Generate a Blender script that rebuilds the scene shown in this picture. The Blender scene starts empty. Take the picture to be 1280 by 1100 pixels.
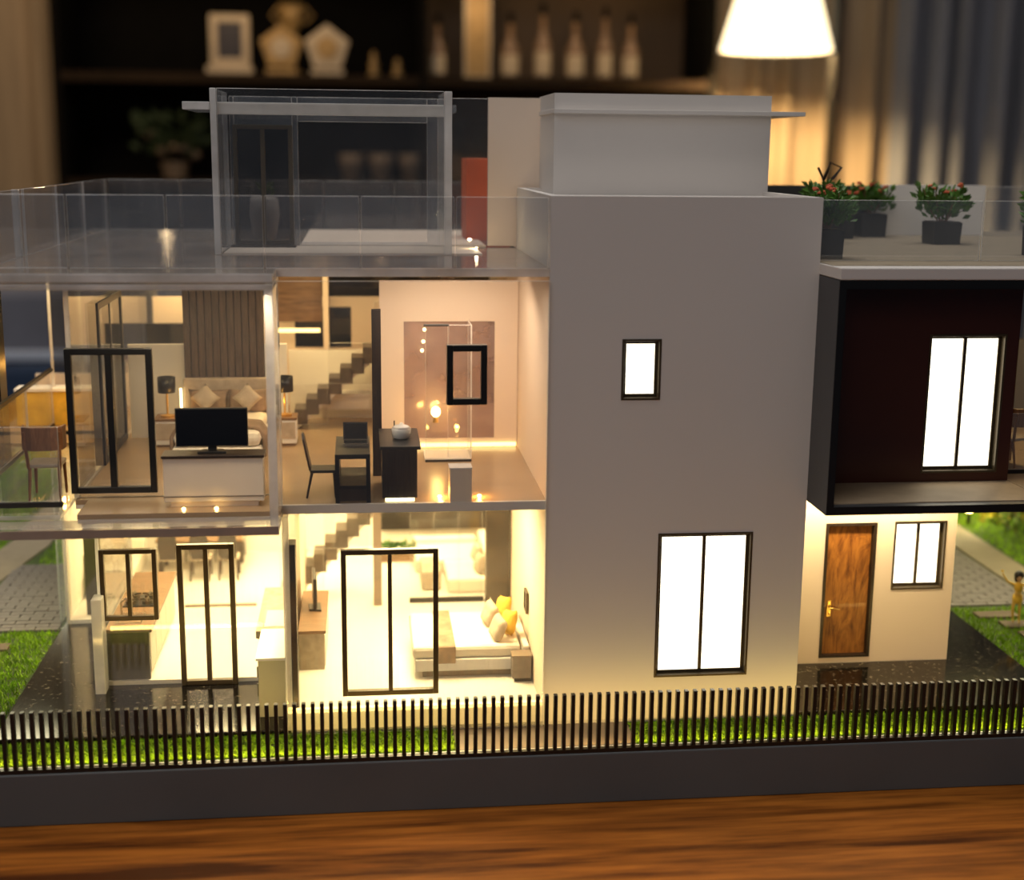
import bpy, bmesh, math, random
from mathutils import Vector, Matrix, noise
random.seed(7)
S = 0.04          # one model-house unit is 4 cm; everything below is written in house units
sc = bpy.context.scene
C = sc.collection
# ------------------------------------------------------------------ camera, world, lights, exposure
def cam():
    f, pit, yaw, rol = 1706.6, .20855, .11114, .010294
    fw = Vector((math.sin(yaw)*math.cos(pit), math.cos(yaw)*math.cos(pit), -math.sin(pit)))
    r = Vector((math.cos(yaw), -math.sin(yaw), 0)); u = r.cross(fw)
    c, s = math.cos(rol), math.sin(rol)
    rr = c*r + s*u; uu = -s*r + c*u
    cd = bpy.data.cameras.new('camera'); co = bpy.data.objects.new('camera', cd); C.objects.link(co)
    m = Matrix((rr, uu, -fw)).transposed().to_4x4(); m.translation = Vector((0, -18, 9.2202))*S
    co.matrix_world = m
    cd.sensor_width = 36; cd.sensor_fit = 'HORIZONTAL'; cd.lens = f/1280*36
    cd.clip_start = .01; cd.clip_end = 50
    cd.dof.use_dof = True; cd.dof.focus_distance = 20.8*S; cd.dof.aperture_fstop = (cd.lens/1000)/0.0092
    cd.dof.aperture_blades = 0
    sc.camera = co
cam()
w = bpy.data.worlds.new('world'); sc.world = w; w.use_nodes = True
w.node_tree.nodes['Background'].inputs[0].default_value = (.30, .38, .52, 1)
w.node_tree.nodes['Background'].inputs[1].default_value = .10
sc.view_settings.view_transform = 'Standard'; sc.view_settings.look = 'None'
sc.view_settings.exposure = 0; sc.view_settings.gamma = 1; sc.view_settings.use_curve_mapping = False
try:
    sc.cycles.use_denoising = True; sc.cycles.denoiser = 'OPENIMAGEDENOISE'
except Exception: pass
sc.cycles.transparent_max_bounces = 48; sc.cycles.max_bounces = 10; sc.cycles.diffuse_bounces = 5
sc.cycles.glossy_bounces = 4; sc.cycles.transmission_bounces = 6
sc.cycles.caustics_reflective = False; sc.cycles.caustics_refractive = False
sc.cycles.sample_clamp_indirect = 4.0
WARM = (1, .70, .30); WARM2 = (1, .47, .09); CREAM = (1, .79, .39)
def area(name, loc, target, size, power, col, sy=None):
    l = bpy.data.lights.new(name, 'AREA'); l.energy = power; l.color = col; l.size = size*S
    if sy: l.shape = 'RECTANGLE'; l.size_y = sy*S
    o = bpy.data.objects.new(name, l); C.objects.link(o)
    o.location = Vector(loc)*S
    d = Vector(target)-Vector(loc); o.rotation_euler = d.to_track_quat('-Z', 'Y').to_euler(); return o
def point(name, loc, power, col, rad=.05):
    l = bpy.data.lights.new(name, 'POINT'); l.energy = power; l.color = col; l.shadow_soft_size = rad*S
    o = bpy.data.objects.new(name, l); C.objects.link(o); o.location = Vector(loc)*S; return o
area('cool_fill', (-38, -48, 44), (1, 4, 4), 40, 10.8, (.86, .91, 1.0))  # added cool fill, also gives highlights; no window stands there
area('warm_front_fill', (-12, -50, 24), (1, 2, 4), 14, 4.2, (1, .80, .62))  # added warm fill for the front faces, no lamp there
area('overhead_fill', (4, 6, 62), (3, 6, 4), 36, 34, (1, .93, .86))  # added soft fill from above to brighten the roof decks
area('shelf_wall_wash', (0, 70, 34), (0, 95, 12), 30, .12, (1, .72, .42))
for a_ in ((-9.5, 84, 20.5, .55), (-3.5, 84, 20.5, .5), (9, 85, 20, .6), (16, 85, 20, .6), (22, 86, 19, .3), (-14, 84.5, 12, .12), (1.5, 84.5, 11.5, .12)): point('shelf_fill', a_[:3], a_[3], (1, .70, .38), .3)  # added warm points that brighten awards, bottles and plants
area('curtain_wash', (-27, 62, 30), (-30, 92, 12), 10, 5.5, (1, .70, .38))
area('right_curtain_cool', (58, 40, 30), (54, 88, 12), 14, 1.5, (.7, .8, 1))
# ground floor ceiling lights
for x, y, p in ((.9, 3, .55), (.9, 6.8, .42), (1.3, 9, .34), (-2.6, 4.2, .45), (-2.6, 7.6, .36), (-.4, 6.2, .16)):
    area('ceiling_led', (x, y, 4.08), (x, y, 0), 1.6, p, CREAM)
area('porch_led', (8.1, 2.5, 4.1), (8.1, 2.75, 0), 3.2, .22, (1, .78, .42), .12)
area('fence_foot_light', (3, .2, .86), (3, .95, 1.25), 16.5, .15, (1, .64, .17), .04)
# upper floor
area('bedroom_led', (-2.4, 3.0, 7.2), (-2.4, 3.6, 0), 1.5, .075, WARM)
area('console_fill', (-2.3, .35, 7.3), (-2.1, .8, 5), 2.4, .10, (1, .80, .56), .1)  # added warm fill for the console front, no fixture built
area('study_fill', (.6, 1.15, 7.3), (.6, 1.6, 5), 3.0, .05, (1, .82, .62), .1)  # added fill for the study furniture, no fixture built
area('bath_led', (1.3, 2.9, 7.2), (1.3, 3.6, 4), 1.5, .10, (1, .78, .56))
area('landing_led', (-.6, 6, 7.2), (-.6, 7, 4), 1.5, .14, WARM)
area('rear_room_led', (-3.2, 8.4, 7.2), (-3.2, 8.5, 4), 1.5, .10, WARM)
for x, y, z, p in ((1.12, 1.28, 4.36, .016), (1.68, 1.28, 4.36, .016), (-3.1, 5.0, 4.98, .004), (-1.42, 5.0, 4.98, .004), (-2.5, .82, 4.25, .0008), (-2.05, .82, 4.25, .0008), (1.28, 4.3, 4.95, .012), (-3.28, 5.2, 5.2, .0015), (-1.3, 5.2, 5.2, .0015), (8.6, 1.9, 4.6, 0)):
    if p: point('led_bead_light', (x, y, z), p, WARM2, .04)
area('annex_led', (-5.2, 6.2, 7.2), (-5.2, 6.5, 4), 1, .08, WARM)
point('garden_spot_light', (14.0, 11.3, 1.7), .12, (1, .9, .4), .08)
area('lawn_light_left', (-7, 7, 4.0), (-7, 6, 0), 2, .20, (1, .9, .55))
for hy in (7.5, 11, 15): point('hedge_fill', (13.9, hy, 2.0), .045, (1, .88, .42), .08)  # added points to brighten the hedge, without lamps of their own
point('terrace_fill', (1.9, 4.6, 7.70), .010, (1, .78, .44), .03)  # added warm light for the cream wall and parapet side
area('lawn_fill_rear', (-7.5, 18, 4.5), (-7.5, 18, 0), 4, .3, (1, .9, .55))  # added fill so the far lawn does not go dark
area('lawn_light_right', (12.2, 6, 4.0), (12.2, 6, 0), 2, .26, (1, .9, .55))
point('lamp_bulb', (29.5, 80, 18.4), 80.0, (1, .72, .36), 1.0)

# ------------------------------------------------------------------ materials
MT = {}
def nodes(name):
    m = bpy.data.materials.new(name); m.use_nodes = True; nt = m.node_tree
    return m, nt, nt.nodes, nt.links
def P(name, col, rough=.5, metal=0., var=.08, scale=60, bump=0., emit=None, es=0., coat=0., stretch=None, col2=None, contrast=None, spec=.5):
    m, nt, N, L = nodes(name); b = N['Principled BSDF']
    tc = N.new('ShaderNodeTexCoord'); mp = N.new('ShaderNodeMapping'); nz = N.new('ShaderNodeTexNoise')
    L.new(tc.outputs['Object'], mp.inputs[0]); L.new(mp.outputs[0], nz.inputs['Vector'])
    if stretch: mp.inputs['Scale'].default_value = stretch
    nz.inputs['Scale'].default_value = scale; nz.inputs['Detail'].default_value = 5
    rp = N.new('ShaderNodeValToRGB'); L.new(nz.outputs['Fac'], rp.inputs[0])
    c2 = col2 or tuple(min(1, c*(1+var)) for c in col); c1 = col if col2 else tuple(c*(1-var) for c in col)
    a, z = contrast or (.3, .7)
    rp.color_ramp.elements[0].position = a; rp.color_ramp.elements[0].color = (*c1, 1)
    rp.color_ramp.elements[1].position = z; rp.color_ramp.elements[1].color = (*c2, 1)
    L.new(rp.outputs[0], b.inputs['Base Color'])
    b.inputs['Roughness'].default_value = rough; b.inputs['Metallic'].default_value = metal
    b.inputs['Coat Weight'].default_value = coat; b.inputs['Specular IOR Level'].default_value = spec
    if bump:
        bp = N.new('ShaderNodeBump'); bp.inputs['Strength'].default_value = bump; bp.inputs['Distance'].default_value = .001
        L.new(nz.outputs['Fac'], bp.inputs['Height']); L.new(bp.outputs[0], b.inputs['Normal'])
    if emit:
        b.inputs['Emission Color'].default_value = (*emit, 1); b.inputs['Emission Strength'].default_value = es
    MT[name] = m; return m
def acrylic(name, tint, edge=False, milk=.0, milkcol=(.8, .8, .8), rough=.02, gl=1.0):
    m, nt, N, L = nodes(name); N.remove(N['Principled BSDF']); out = N['Material Output']
    tr = N.new('ShaderNodeBsdfTransparent'); tr.inputs[0].default_value = (*tint, 1)
    g = N.new('ShaderNodeBsdfGlossy'); g.inputs['Roughness'].default_value = rough
    g.inputs['Color'].default_value = (gl, gl, gl, 1)
    lw = N.new('ShaderNodeLayerWeight'); lw.inputs[0].default_value = .5
    pw = N.new('ShaderNodeMath'); pw.operation = 'POWER'; pw.inputs[1].default_value = 5; L.new(lw.outputs['Facing'], pw.inputs[0])
    fr = N.new('ShaderNodeMath'); fr.operation = 'MULTIPLY_ADD'; fr.inputs[1].default_value = .75; fr.inputs[2].default_value = .04; L.new(pw.outputs[0], fr.inputs[0])
    d = N.new('ShaderNodeBsdfDiffuse'); d.inputs[0].default_value = (*milkcol, 1)
    tl = N.new('ShaderNodeBsdfTranslucent'); tl.inputs[0].default_value = (*milkcol, 1)
    dm = N.new('ShaderNodeMixShader'); dm.inputs[0].default_value = .25; L.new(d.outputs[0], dm.inputs[1]); L.new(tl.outputs[0], dm.inputs[2])
    nz = N.new('ShaderNodeTexNoise'); nz.inputs['Scale'].default_value = 25; nz.inputs['Detail'].default_value = 4
    tc = N.new('ShaderNodeTexCoord'); L.new(tc.outputs['Object'], nz.inputs['Vector'])
    mr = N.new('ShaderNodeMapRange'); L.new(nz.outputs['Fac'], mr.inputs[0])
    mr.inputs[1].default_value = .3; mr.inputs[2].default_value = .7; mr.inputs[3].default_value = milk*.6; mr.inputs[4].default_value = milk*1.4
    m1 = N.new('ShaderNodeMixShader'); L.new(mr.outputs[0], m1.inputs[0]); L.new(tr.outputs[0], m1.inputs[1]); L.new(dm.outputs[0], m1.inputs[2])
    m2 = N.new('ShaderNodeMixShader'); L.new(fr.outputs[0], m2.inputs[0]); L.new(m1.outputs[0], m2.inputs[1]); L.new(g.outputs[0], m2.inputs[2])
    L.new(m2.outputs[0], out.inputs[0]); MT[name] = m; return m
def wood(name, c1, c2, scale=30, axis=0, rough=.4, dist=3.0, stretch=14, bump=.15, coat=0., pos=(.36, .66), spec=.5):
    m, nt, N, L = nodes(name); b = N['Principled BSDF']
    tc = N.new('ShaderNodeTexCoord'); mp = N.new('ShaderNodeMapping'); L.new(tc.outputs['Object'], mp.inputs[0])
    s = [1, 1, 1]
    for i in range(3): s[i] = 1 if i == axis else stretch
    mp.inputs['Scale'].default_value = s
    nz = N.new('ShaderNodeTexNoise'); nz.inputs['Scale'].default_value = scale; nz.inputs['Detail'].default_value = 8; nz.inputs['Roughness'].default_value = .65
    nz.inputs['Distortion'].default_value = dist*.15
    nz2 = N.new('ShaderNodeTexNoise'); nz2.inputs['Scale'].default_value = scale*4; nz2.inputs['Detail'].default_value = 6
    L.new(mp.outputs[0], nz.inputs['Vector']); L.new(mp.outputs[0], nz2.inputs['Vector'])
    ad = N.new('ShaderNodeMath'); ad.operation = 'MULTIPLY_ADD'; ad.inputs[1].default_value = .35; L.new(nz2.outputs['Fac'], ad.inputs[0])
    sb = N.new('ShaderNodeMath'); sb.operation = 'MULTIPLY'; sb.inputs[1].default_value = .65; L.new(nz.outputs['Fac'], sb.inputs[0]); L.new(sb.outputs[0], ad.inputs[2])
    rp = N.new('ShaderNodeValToRGB'); L.new(ad.outputs[0], rp.inputs[0])
    b.inputs['Specular IOR Level'].default_value = spec
    rp.color_ramp.elements[0].position = pos[0]; rp.color_ramp.elements[0].color = (*c1, 1)
    rp.color_ramp.elements[1].position = pos[1]; rp.color_ramp.elements[1].color = (*c2, 1)
    L.new(rp.outputs[0], b.inputs['Base Color']); b.inputs['Roughness'].default_value = rough; b.inputs['Coat Weight'].default_value = coat
    bp = N.new('ShaderNodeBump'); bp.inputs['Strength'].default_value = bump; bp.inputs['Distance'].default_value = .001
    L.new(ad.outputs[0], bp.inputs['Height']); L.new(bp.outputs[0], b.inputs['Normal'])
    MT[name] = m; return m
P('paint', (.66, .625, .59), .55, var=.02, scale=8)
P('paint_warm', (.82, .68, .55), .6, var=.03, scale=8)
P('interior', (.84, .80, .72), .6, var=.02, scale=10)
P('white', (.85, .83, .79), .5, var=.02)
P('warm_lit_white', (.86, .74, .58), .45, var=.02)  # white furniture with warm light put into its colour
P('floor_white', (.84, .81, .74), .25, var=.03, scale=20)
P('floor_tan', (.40, .28, .165), .22, var=.10, scale=18)
P('black', (.006, .006, .006), .35, var=.1)
P('bronze', (.075, .055, .030), .35, metal=.4, var=.1)
P('screen', (.004, .004, .005), .12, var=.1, coat=.5)
P('box_grey', (.055, .057, .062), .5, var=.06)
P('brown_wall', (.050, .011, .005), .35, var=.12, scale=12)
P('base_grey', (.098, .108, .112), .45, var=.08, scale=14)
P('granite', (.006, .005, .004), .13, col2=(.13, .105, .075), scale=420, contrast=(.55, .78), spec=.35)
P('soil', (.05, .08, .015), .9, var=.3, scale=150)
P('blade', (.24, .44, .010), .7, var=.35, scale=120)
P('path', (.27, .22, .15), .8, var=.1, scale=80)
P('paver', (.17, .15, .14), .75, var=.22, scale=70, bump=.3)
P('paver_gap', (.06, .055, .05), .9, var=.2)
P('stone', (.13, .095, .06), .8, var=.15, scale=90)
P('leaf', (.07, .17, .02), .5, var=.45, scale=90)
P('hedge_leaf', (.10, .17, .012), .5, var=.5, scale=80)
P('hedge_tip', (.42, .36, .03), .5, var=.4, scale=80)
P('petal', (.55, .12, .05), .55, var=.35, scale=120)
P('pot_dark', (.022, .023, .022), .45, var=.15)
P('red', (.66, .12, .035), .5, var=.08)
P('gold', (.75, .48, .14), .28, metal=.9, var=.08)
P('chrome', (.7, .66, .58), .2, metal=1, var=.04)
P('fabric_beige', (.46, .38, .29), .9, var=.15, scale=200, bump=.4)
P('fabric_brown', (.26, .18, .12), .9, var=.3, scale=120, bump=.5)
P('fabric_grey', (.17, .14, .12), .9, var=.15, scale=200, bump=.4)
P('fabric_white', (.84, .78, .66), .85, var=.03, scale=100)
P('yellow', (.70, .44, .05), .8, var=.2, scale=120)
P('olive_wood', (.055, .045, .018), .35, var=.35, scale=26, stretch=(6, 6, 1))
P('dark_stone', (.022, .017, .012), .25, col2=(.085, .068, .048), scale=28, contrast=(.4, .75))
P('tread_brown', (.10, .075, .055), .45, var=.1)
P('balcony_tan', (.42, .31, .2), .65, var=.1)
P('strip_brown', (.20, .15, .11), .45, var=.1)
P('cabinet_grey', (.44, .42, .30), .5, var=.04)
P('porcelain', (.78, .76, .72), .2, var=.03)
P('skin', (.55, .33, .2), .6, var=.05)
P('hair', (.01, .008, .006), .5, var=.2)
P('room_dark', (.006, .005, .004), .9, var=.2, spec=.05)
P('shelf_wood', (.022, .013, .007), .8, var=.2, spec=.1)
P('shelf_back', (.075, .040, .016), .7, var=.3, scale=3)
P('shaded_pottery', (.16, .11, .07), .6, var=.2)  # pale pottery darkened in colour to stand for the dim shelf
P('shaded_leaf', (.02, .035, .008), .7, var=.4)  # leaf green darkened to stand for the dim shelf
P('award_white', (.50, .38, .24), .4, var=.1)
P('award_gold', (.40, .24, .08), .5, metal=.2, var=.2)
P('plaster', (.32, .24, .16), .8, var=.1, scale=2)
P('carpet', (.06, .055, .06), .95, var=.3, scale=5)
P('lip', (.34, .26, .20), .35, var=.1)
P('navy', (.03, .055, .11), .8, var=.2)
P('cool_grey', (.20, .20, .235), .8, var=.15, scale=6)
P('cool_white', (.6, .65, .75), .6, var=.05)
P('curtain', (.36, .26, .16), .85, var=.18, scale=4, stretch=(4, 4, .5))
P('curtain_dim_lit', (.22, .22, .24), .85, var=.15, scale=4, stretch=(4, 4, .5))  # beige curtain cloth greyed to stand for cool, dim light
P('shade', (.9, .8, .6), .8, emit=(1, .80, .48), es=2.6, var=.02)
P('pane_lit', (.9, .85, .7), .5, emit=(1, .90, .68), es=2.6, var=.01)
P('led', (.9, .8, .6), .5, emit=(1, .80, .40), es=5, var=.01)
P('led_low', (.9, .8, .6), .5, emit=(1, .84, .5), es=1.2, var=.01)
P('led_soft', (.9, .8, .6), .5, emit=(1, .72, .26), es=3.0, var=.01)
P('led_bead', (.9, .8, .6), .5, emit=(1, .66, .2), es=30, var=.01)
wood('table_wood', (.065, .015, .0015), (.43, .140, .018), scale=3.4, axis=0, rough=.62, stretch=13, bump=.1, pos=(.38, .60), spec=.12)
wood('door_wood', (.10, .025, .004), (.48, .19, .035), scale=16, axis=2, rough=.42, dist=30, stretch=4.5, coat=.08)
wood('slat_wood', (.045, .028, .020), (.13, .085, .060), scale=40, axis=2, rough=.5)
wood('dark_wood', (.012, .008, .006), (.045, .028, .020), scale=40, axis=2, rough=.35)
wood('brown_wood', (.12, .065, .03), (.30, .17, .085), scale=40, axis=0, rough=.4)
wood('chair_wood', (.14, .055, .02), (.32, .14, .055), scale=60, axis=2, rough=.4)
acrylic('acr', (.97, .97, .965), milk=.02)
acrylic('acr_tint', (.93, .945, .96), milk=.10, milkcol=(.62, .68, .76))
acrylic('acr_deck', (.80, .77, .74), milk=.42, milkcol=(.52, .47, .43), rough=.10)
acrylic('acr_rose', (.86, .76, .74), milk=.34, milkcol=(.78, .60, .56), rough=.05)
acrylic('acr_edge', (.9, .9, .88), milk=.62, milkcol=(.97, .95, .92), rough=.10)  # frosted cut edge, whitened to stand for light carried in the sheet
acrylic('glass_clear', (.985, .985, .98), milk=.004)
acrylic('acr_rail', (.96, .965, .97), milk=.07, milkcol=(.60, .64, .70))  # blue-grey milk paints in the haze of blurred room reflections
acrylic('glass_smoke', (.55, .53, .52), milk=.03, milkcol=(.2, .2, .2))

# ------------------------------------------------------------------ mesh builder
class MB:
    def __init__(s): s.v = []; s.f = []; s.m = []; s.T = None
    def add(s, vs, fs, mi=0):
        n = len(s.v)
        for v in vs:
            v = Vector(v)
            if s.T is not None: v = s.T @ v
            s.v.append(v)
        for k, f in enumerate(fs):
            s.f.append([i+n for i in f]); s.m.append(mi[k] if isinstance(mi, (list, tuple)) else mi)
        return s
    def box(s, x0, x1, y0, y1, z0, z1, mi=0, edge=None):
        vs = [(x, y, z) for z in (z0, z1) for y in (y0, y1) for x in (x0, x1)]
        fs = [(0, 2, 3, 1), (4, 5, 7, 6), (0, 1, 5, 4), (2, 6, 7, 3), (0, 4, 6, 2), (1, 3, 7, 5)]
        if edge is not None:
            t = [x1-x0, y1-y0, z1-z0]; a = t.index(min(t))
            ax = [2, 2, 1, 1, 0, 0]; mi = [mi if k == a else edge for k in ax]
        return s.add(vs, fs, mi)
    def ring(s, a0, a1, b0, b1, c0, c1, t, plane='xz', mi=0):
        """rectangular frame a=horizontal range, b=vertical range, c=depth range, t=bar width (l,r,b,t)"""
        l, r, bt, tp = t if isinstance(t, tuple) else (t,)*4
        def B(p, q, u, v):
            if plane == 'xz': s.box(p, q, c0, c1, u, v, mi)
            elif plane == 'yz': s.box(c0, c1, p, q, u, v, mi)
            else: s.box(p, q, u, v, c0, c1, mi)
        B(a0, a0+l, b0, b1); B(a1-r, a1, b0, b1); B(a0+l, a1-r, b0, b0+bt); B(a0+l, a1-r, b1-tp, b1)
        return s
    def prism(s, pts, axis, c0, c1, mi=0):
        """polygon in the plane across axis, extruded c0..c1"""
        n = len(pts)
        def V(p, c):
            if axis == 'x': return (c, p[0], p[1])
            if axis == 'y': return (p[0], c, p[1])
            return (p[0], p[1], c)
        vs = [V(p, c0) for p in pts]+[V(p, c1) for p in pts]
        fs = [tuple(range(n))[::-1], tuple(range(n, 2*n))]+[(i, (i+1) % n, n+(i+1) % n, n+i) for i in range(n)]
        return s.add(vs, fs, mi)
    def lathe(s, c, prof, seg=16, mi=0, axis='z', caps=True):
        vs = []; n = len(prof)
        for r, h in prof:
            for k in range(seg):
                a = 2*math.pi*k/seg; p = (r*math.cos(a), r*math.sin(a), h)
                if axis == 'x': p = (p[2], p[0], p[1])
                if axis == 'y': p = (p[0], p[2], p[1])
                vs.append((c[0]+p[0], c[1]+p[1], c[2]+p[2]))
        fs = [(i*seg+k, i*seg+(k+1) % seg, (i+1)*seg+(k+1) % seg, (i+1)*seg+k) for i in range(n-1) for k in range(seg)]
        if caps: fs += [tuple(range(seg))[::-1], tuple(range((n-1)*seg, n*seg))]
        return s.add(vs, fs, mi)
    def tube(s, pts, r, seg=8, mi=0):
        pts = [Vector(p) for p in pts]; vs = []; n = len(pts)
        for i, p in enumerate(pts):
            d = (pts[min(i+1, n-1)]-pts[max(i-1, 0)]).normalized()
            a = d.orthogonal().normalized() if i == 0 else (a - d*a.dot(d)).normalized()
            b = d.cross(a); rr = r[i] if isinstance(r, (list, tuple)) else r
            for k in range(seg):
                t = 2*math.pi*k/seg; vs.append(p+(a*math.cos(t)+b*math.sin(t))*rr)
        fs = [(i*seg+k, i*seg+(k+1) % seg, (i+1)*seg+(k+1) % seg, (i+1)*seg+k) for i in range(n-1) for k in range(seg)]
        fs += [tuple(range(seg))[::-1], tuple(range((n-1)*seg, n*seg))]
        return s.add(vs, fs, mi)
    def ball(s, c, rx, ry, rz, seg=12, rings=8, mi=0, sq=1.0):
        def pw(v): return math.copysign(abs(v)**sq, v)
        vs = [(c[0], c[1], c[2]-rz)]
        for i in range(1, rings):
            t = math.pi*i/rings-math.pi/2
            for k in range(seg):
                a = 2*math.pi*k/seg
                vs.append((c[0]+rx*pw(math.cos(t))*pw(math.cos(a)), c[1]+ry*pw(math.cos(t))*pw(math.sin(a)), c[2]+rz*pw(math.sin(t))))
        vs.append((c[0], c[1], c[2]+rz)); e = len(vs)-1
        fs = [(0, 1+(k+1) % seg, 1+k) for k in range(seg)]
        for i in range(rings-2):
            for k in range(seg):
                q = 1+i*seg; fs.append((q+k, q+(k+1) % seg, q+seg+(k+1) % seg, q+seg+k))
        q = 1+(rings-2)*seg
        fs += [(q+k, q+(k+1) % seg, e) for k in range(seg)]
        return s.add(vs, fs, mi)
WL = {}
def props(o, label=None, cat=None, group=None, kind=None):
    if label: o['label'] = label
    if cat: o['category'] = cat
    if group: o['group'] = group
    if kind: o['kind'] = kind
def obj(name, mb, mats, parent=None, bev=0, smooth=False, loc=None, label=None, cat=None, group=None, kind=None, rotz=0, sub=0):
    if isinstance(mats, str): mats = (mats,)
    if parent is None:
        if loc is None:
            xs = [v.x for v in mb.v]; ys = [v.y for v in mb.v]; zs = [v.z for v in mb.v]
            loc = ((min(xs)+max(xs))/2, (min(ys)+max(ys))/2, min(zs))
        L = Vector(loc)
    else: L = WL[parent.name]
    me = bpy.data.meshes.new(name)
    me.from_pydata([(v-L)*S for v in mb.v], [], mb.f)
    for k in mats: me.materials.append(MT[k])
    if len(mats) > 1: me.polygons.foreach_set('material_index', mb.m)
    bm = bmesh.new(); bm.from_mesh(me); bmesh.ops.recalc_face_normals(bm, faces=bm.faces); bm.to_mesh(me); bm.free()
    if smooth: me.polygons.foreach_set('use_smooth', [True]*len(me.polygons))
    o = bpy.data.objects.new(name, me); C.objects.link(o)
    WL[o.name] = L
    if parent is None: o.location = L*S; o.rotation_euler.z = rotz
    else: o.parent = parent
    if not bev and mats[-1] == 'acr_edge': bev = .014
    if bev:
        b = o.modifiers.new('bevel', 'BEVEL'); b.width = bev*S; b.segments = 2; b.limit_method = 'ANGLE'; b.angle_limit = .6
    if sub:
        b = o.modifiers.new('sub', 'SUBSURF'); b.levels = sub; b.render_levels = sub
    props(o, label, cat, group, kind); return o
def thing(name, label, cat, loc, rotz=0, group=None, kind=None):
    o = bpy.data.objects.new(name, None); C.objects.link(o); o.empty_display_size = .01
    o.location = Vector(loc)*S; o.rotation_euler.z = rotz; WL[o.name] = Vector(loc)
    props(o, label, cat, group, kind); return o
def copy_tree(o, loc=None, label=None, rotz=None, parent=None, group=None):
    c = o.copy(); C.objects.link(c)
    if parent is not None: c.parent = parent
    WL[c.name] = Vector(loc) if loc is not None else WL[o.name]
    if loc is not None: c.location = Vector(loc)*S
    if rotz is not None: c.rotation_euler.z = rotz
    if label: c['label'] = label
    if group: c['group'] = group
    for ch in [k for k in bpy.data.objects if k.parent == o]: copy_tree(ch, parent=c)
    return c
def B(*a, **k): return MB().box(*a, **k)
R = math.radians

# ------------------------------------------------------------------ the room
obj('floor', B(-80, 80, -60, 100, -20, -19), 'carpet', kind='structure')
obj('wall_back', B(-80, 80, 97, 98.5, -19, 45), 'plaster', kind='structure')
obj('wall_left', B(-80, -78, -60, 97, -19, 45), 'plaster', kind='structure')
obj('wall_right', B(78, 80, -60, 97, -19, 45), 'plaster', kind='structure')
t = thing('wooden_table', 'brown wood grained table that carries the model house', 'table', (2, 12, -19))
obj('tabletop', B(-30, 34, -9, 33, -1, 0), 'table_wood', t, bev=.1)
for x in (-27, 31):
    for y in (-6, 30): obj('leg', B(x-1, x+1, y-1, y+1, -19, -1), 'table_wood', t, bev=.1)
def curtain(name, x0, x1, y, z0, z1, mat, label, amp=.7, per=2.4, sd=0):
    m = MB(); n = int((x1-x0)/.15); th = .12
    P1 = []
    for i in range(n+1):
        x = x0+(x1-x0)*i/n; u = x/per*2*math.pi
        P1.append((x, y+amp*math.sin(u+.9*math.sin(u*.37+sd))+.25*amp*math.sin(2.3*u+sd)))
    vs = []; rows = 7
    for r in range(rows):
        q = r/(rows-1)
        for (x, yy) in P1: vs.append((x, y+(yy-y)*(1.1-.3*q), z0+(z1-z0)*q))
    fs = [(r*(n+1)+i, r*(n+1)+i+1, (r+1)*(n+1)+i+1, (r+1)*(n+1)+i) for r in range(rows-1) for i in range(n)]
    m.add(vs, fs)
    o = obj(name, m, mat, smooth=True, label=label, cat='curtain')
    s = o.modifiers.new('solid', 'SOLIDIFY'); s.thickness = th*S
    return o
curtain('curtain', -48, -22.4, 92, -18.5, 40, 'curtain', 'beige curtain in soft folds left of the dark shelf unit', .5, 4.5)
curtain('curtain', 27.2, 43, 92, -18.5, 40, 'curtain', 'golden beige curtain behind the glowing lamp', .8, 3.2, 1)
curtain('curtain', 42.6, 66, 91, -18.5, 40, 'curtain_dim_lit', 'curtain at the right, greyed for the cool dim light there', 1.0, 2.6, 2)
# shelf unit
t = thing('shelf_unit', 'dark open shelf unit against the back wall with awards and bottles', 'shelf', (2, 93, -19))
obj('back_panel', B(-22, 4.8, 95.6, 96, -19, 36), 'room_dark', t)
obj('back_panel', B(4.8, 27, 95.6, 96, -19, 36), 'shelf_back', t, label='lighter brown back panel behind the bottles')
for x in (-22, 4.5, 26.4): obj('upright', B(x, x+.6, 87, 95.6, -19, 36), 'room_dark', t)
for z in (-10, -1.5, 6.2, 13.9, 24, 34):
    obj('shelf', B(-21.4, 4.5, 87, 95.6, z, z+.7), 'shelf_wood', t); obj('shelf', B(5.1, 26.4, 87, 95.6, z, z+.7), 'shelf_wood', t)
obj('led_strip', B(5.4, 26, 93.5, 93.8, 23.6, 23.9), 'led_soft', t)
t = thing('award_frame', 'square award frame with a dark picture on the upper shelf', 'award', (-9.4, 89, 14.6))
obj('frame', MB().ring(-10.9, -8, 15.2, 18.9, 88.8, 89.2, .55), 'award_white', t, bev=.08)
obj('picture', B(-10.4, -8.5, 88.95, 89.1, 15.7, 18.4), 'dark_wood', t)
obj('foot', B(-11.2, -7.8, 88.4, 89.6, 14.6, 15.2), 'award_white', t, bev=.08)
def pent_award(x, w, label, mat, mat2):
    t = thing('pentagon_award', label, 'award', (x, 89, 14.6))
    def pg(r, cz): return [(x+r*math.sin(2*math.pi*k/5), cz+r*math.cos(2*math.pi*k/5)) for k in range(5)]
    obj('plaque', MB().prism(pg(w, 16.6), 'y', 88.8, 89.2), mat, t, bev=.06)
    obj('medallion', MB().lathe((x, 88.8, 16.6), [(w*.45, -.12), (w*.4, 0)], 20, axis='y'), mat2, t)
    obj('foot', B(x-w*.7, x+w*.7, 88.5, 89.5, 14.6, 15.05), mat, t, bev=.05)
pent_award(-5.7, 1.65, 'gold pentagon award in the middle of the three', 'award_gold', 'award_white')
pent_award(-2.3, 1.75, 'pale pentagon award, rightmost of the three', 'award_white', 'award_gold')
t = thing('trophy', 'small gold cup trophy behind the middle award', 'trophy', (-5.0, 92.5, 14.6))
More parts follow.
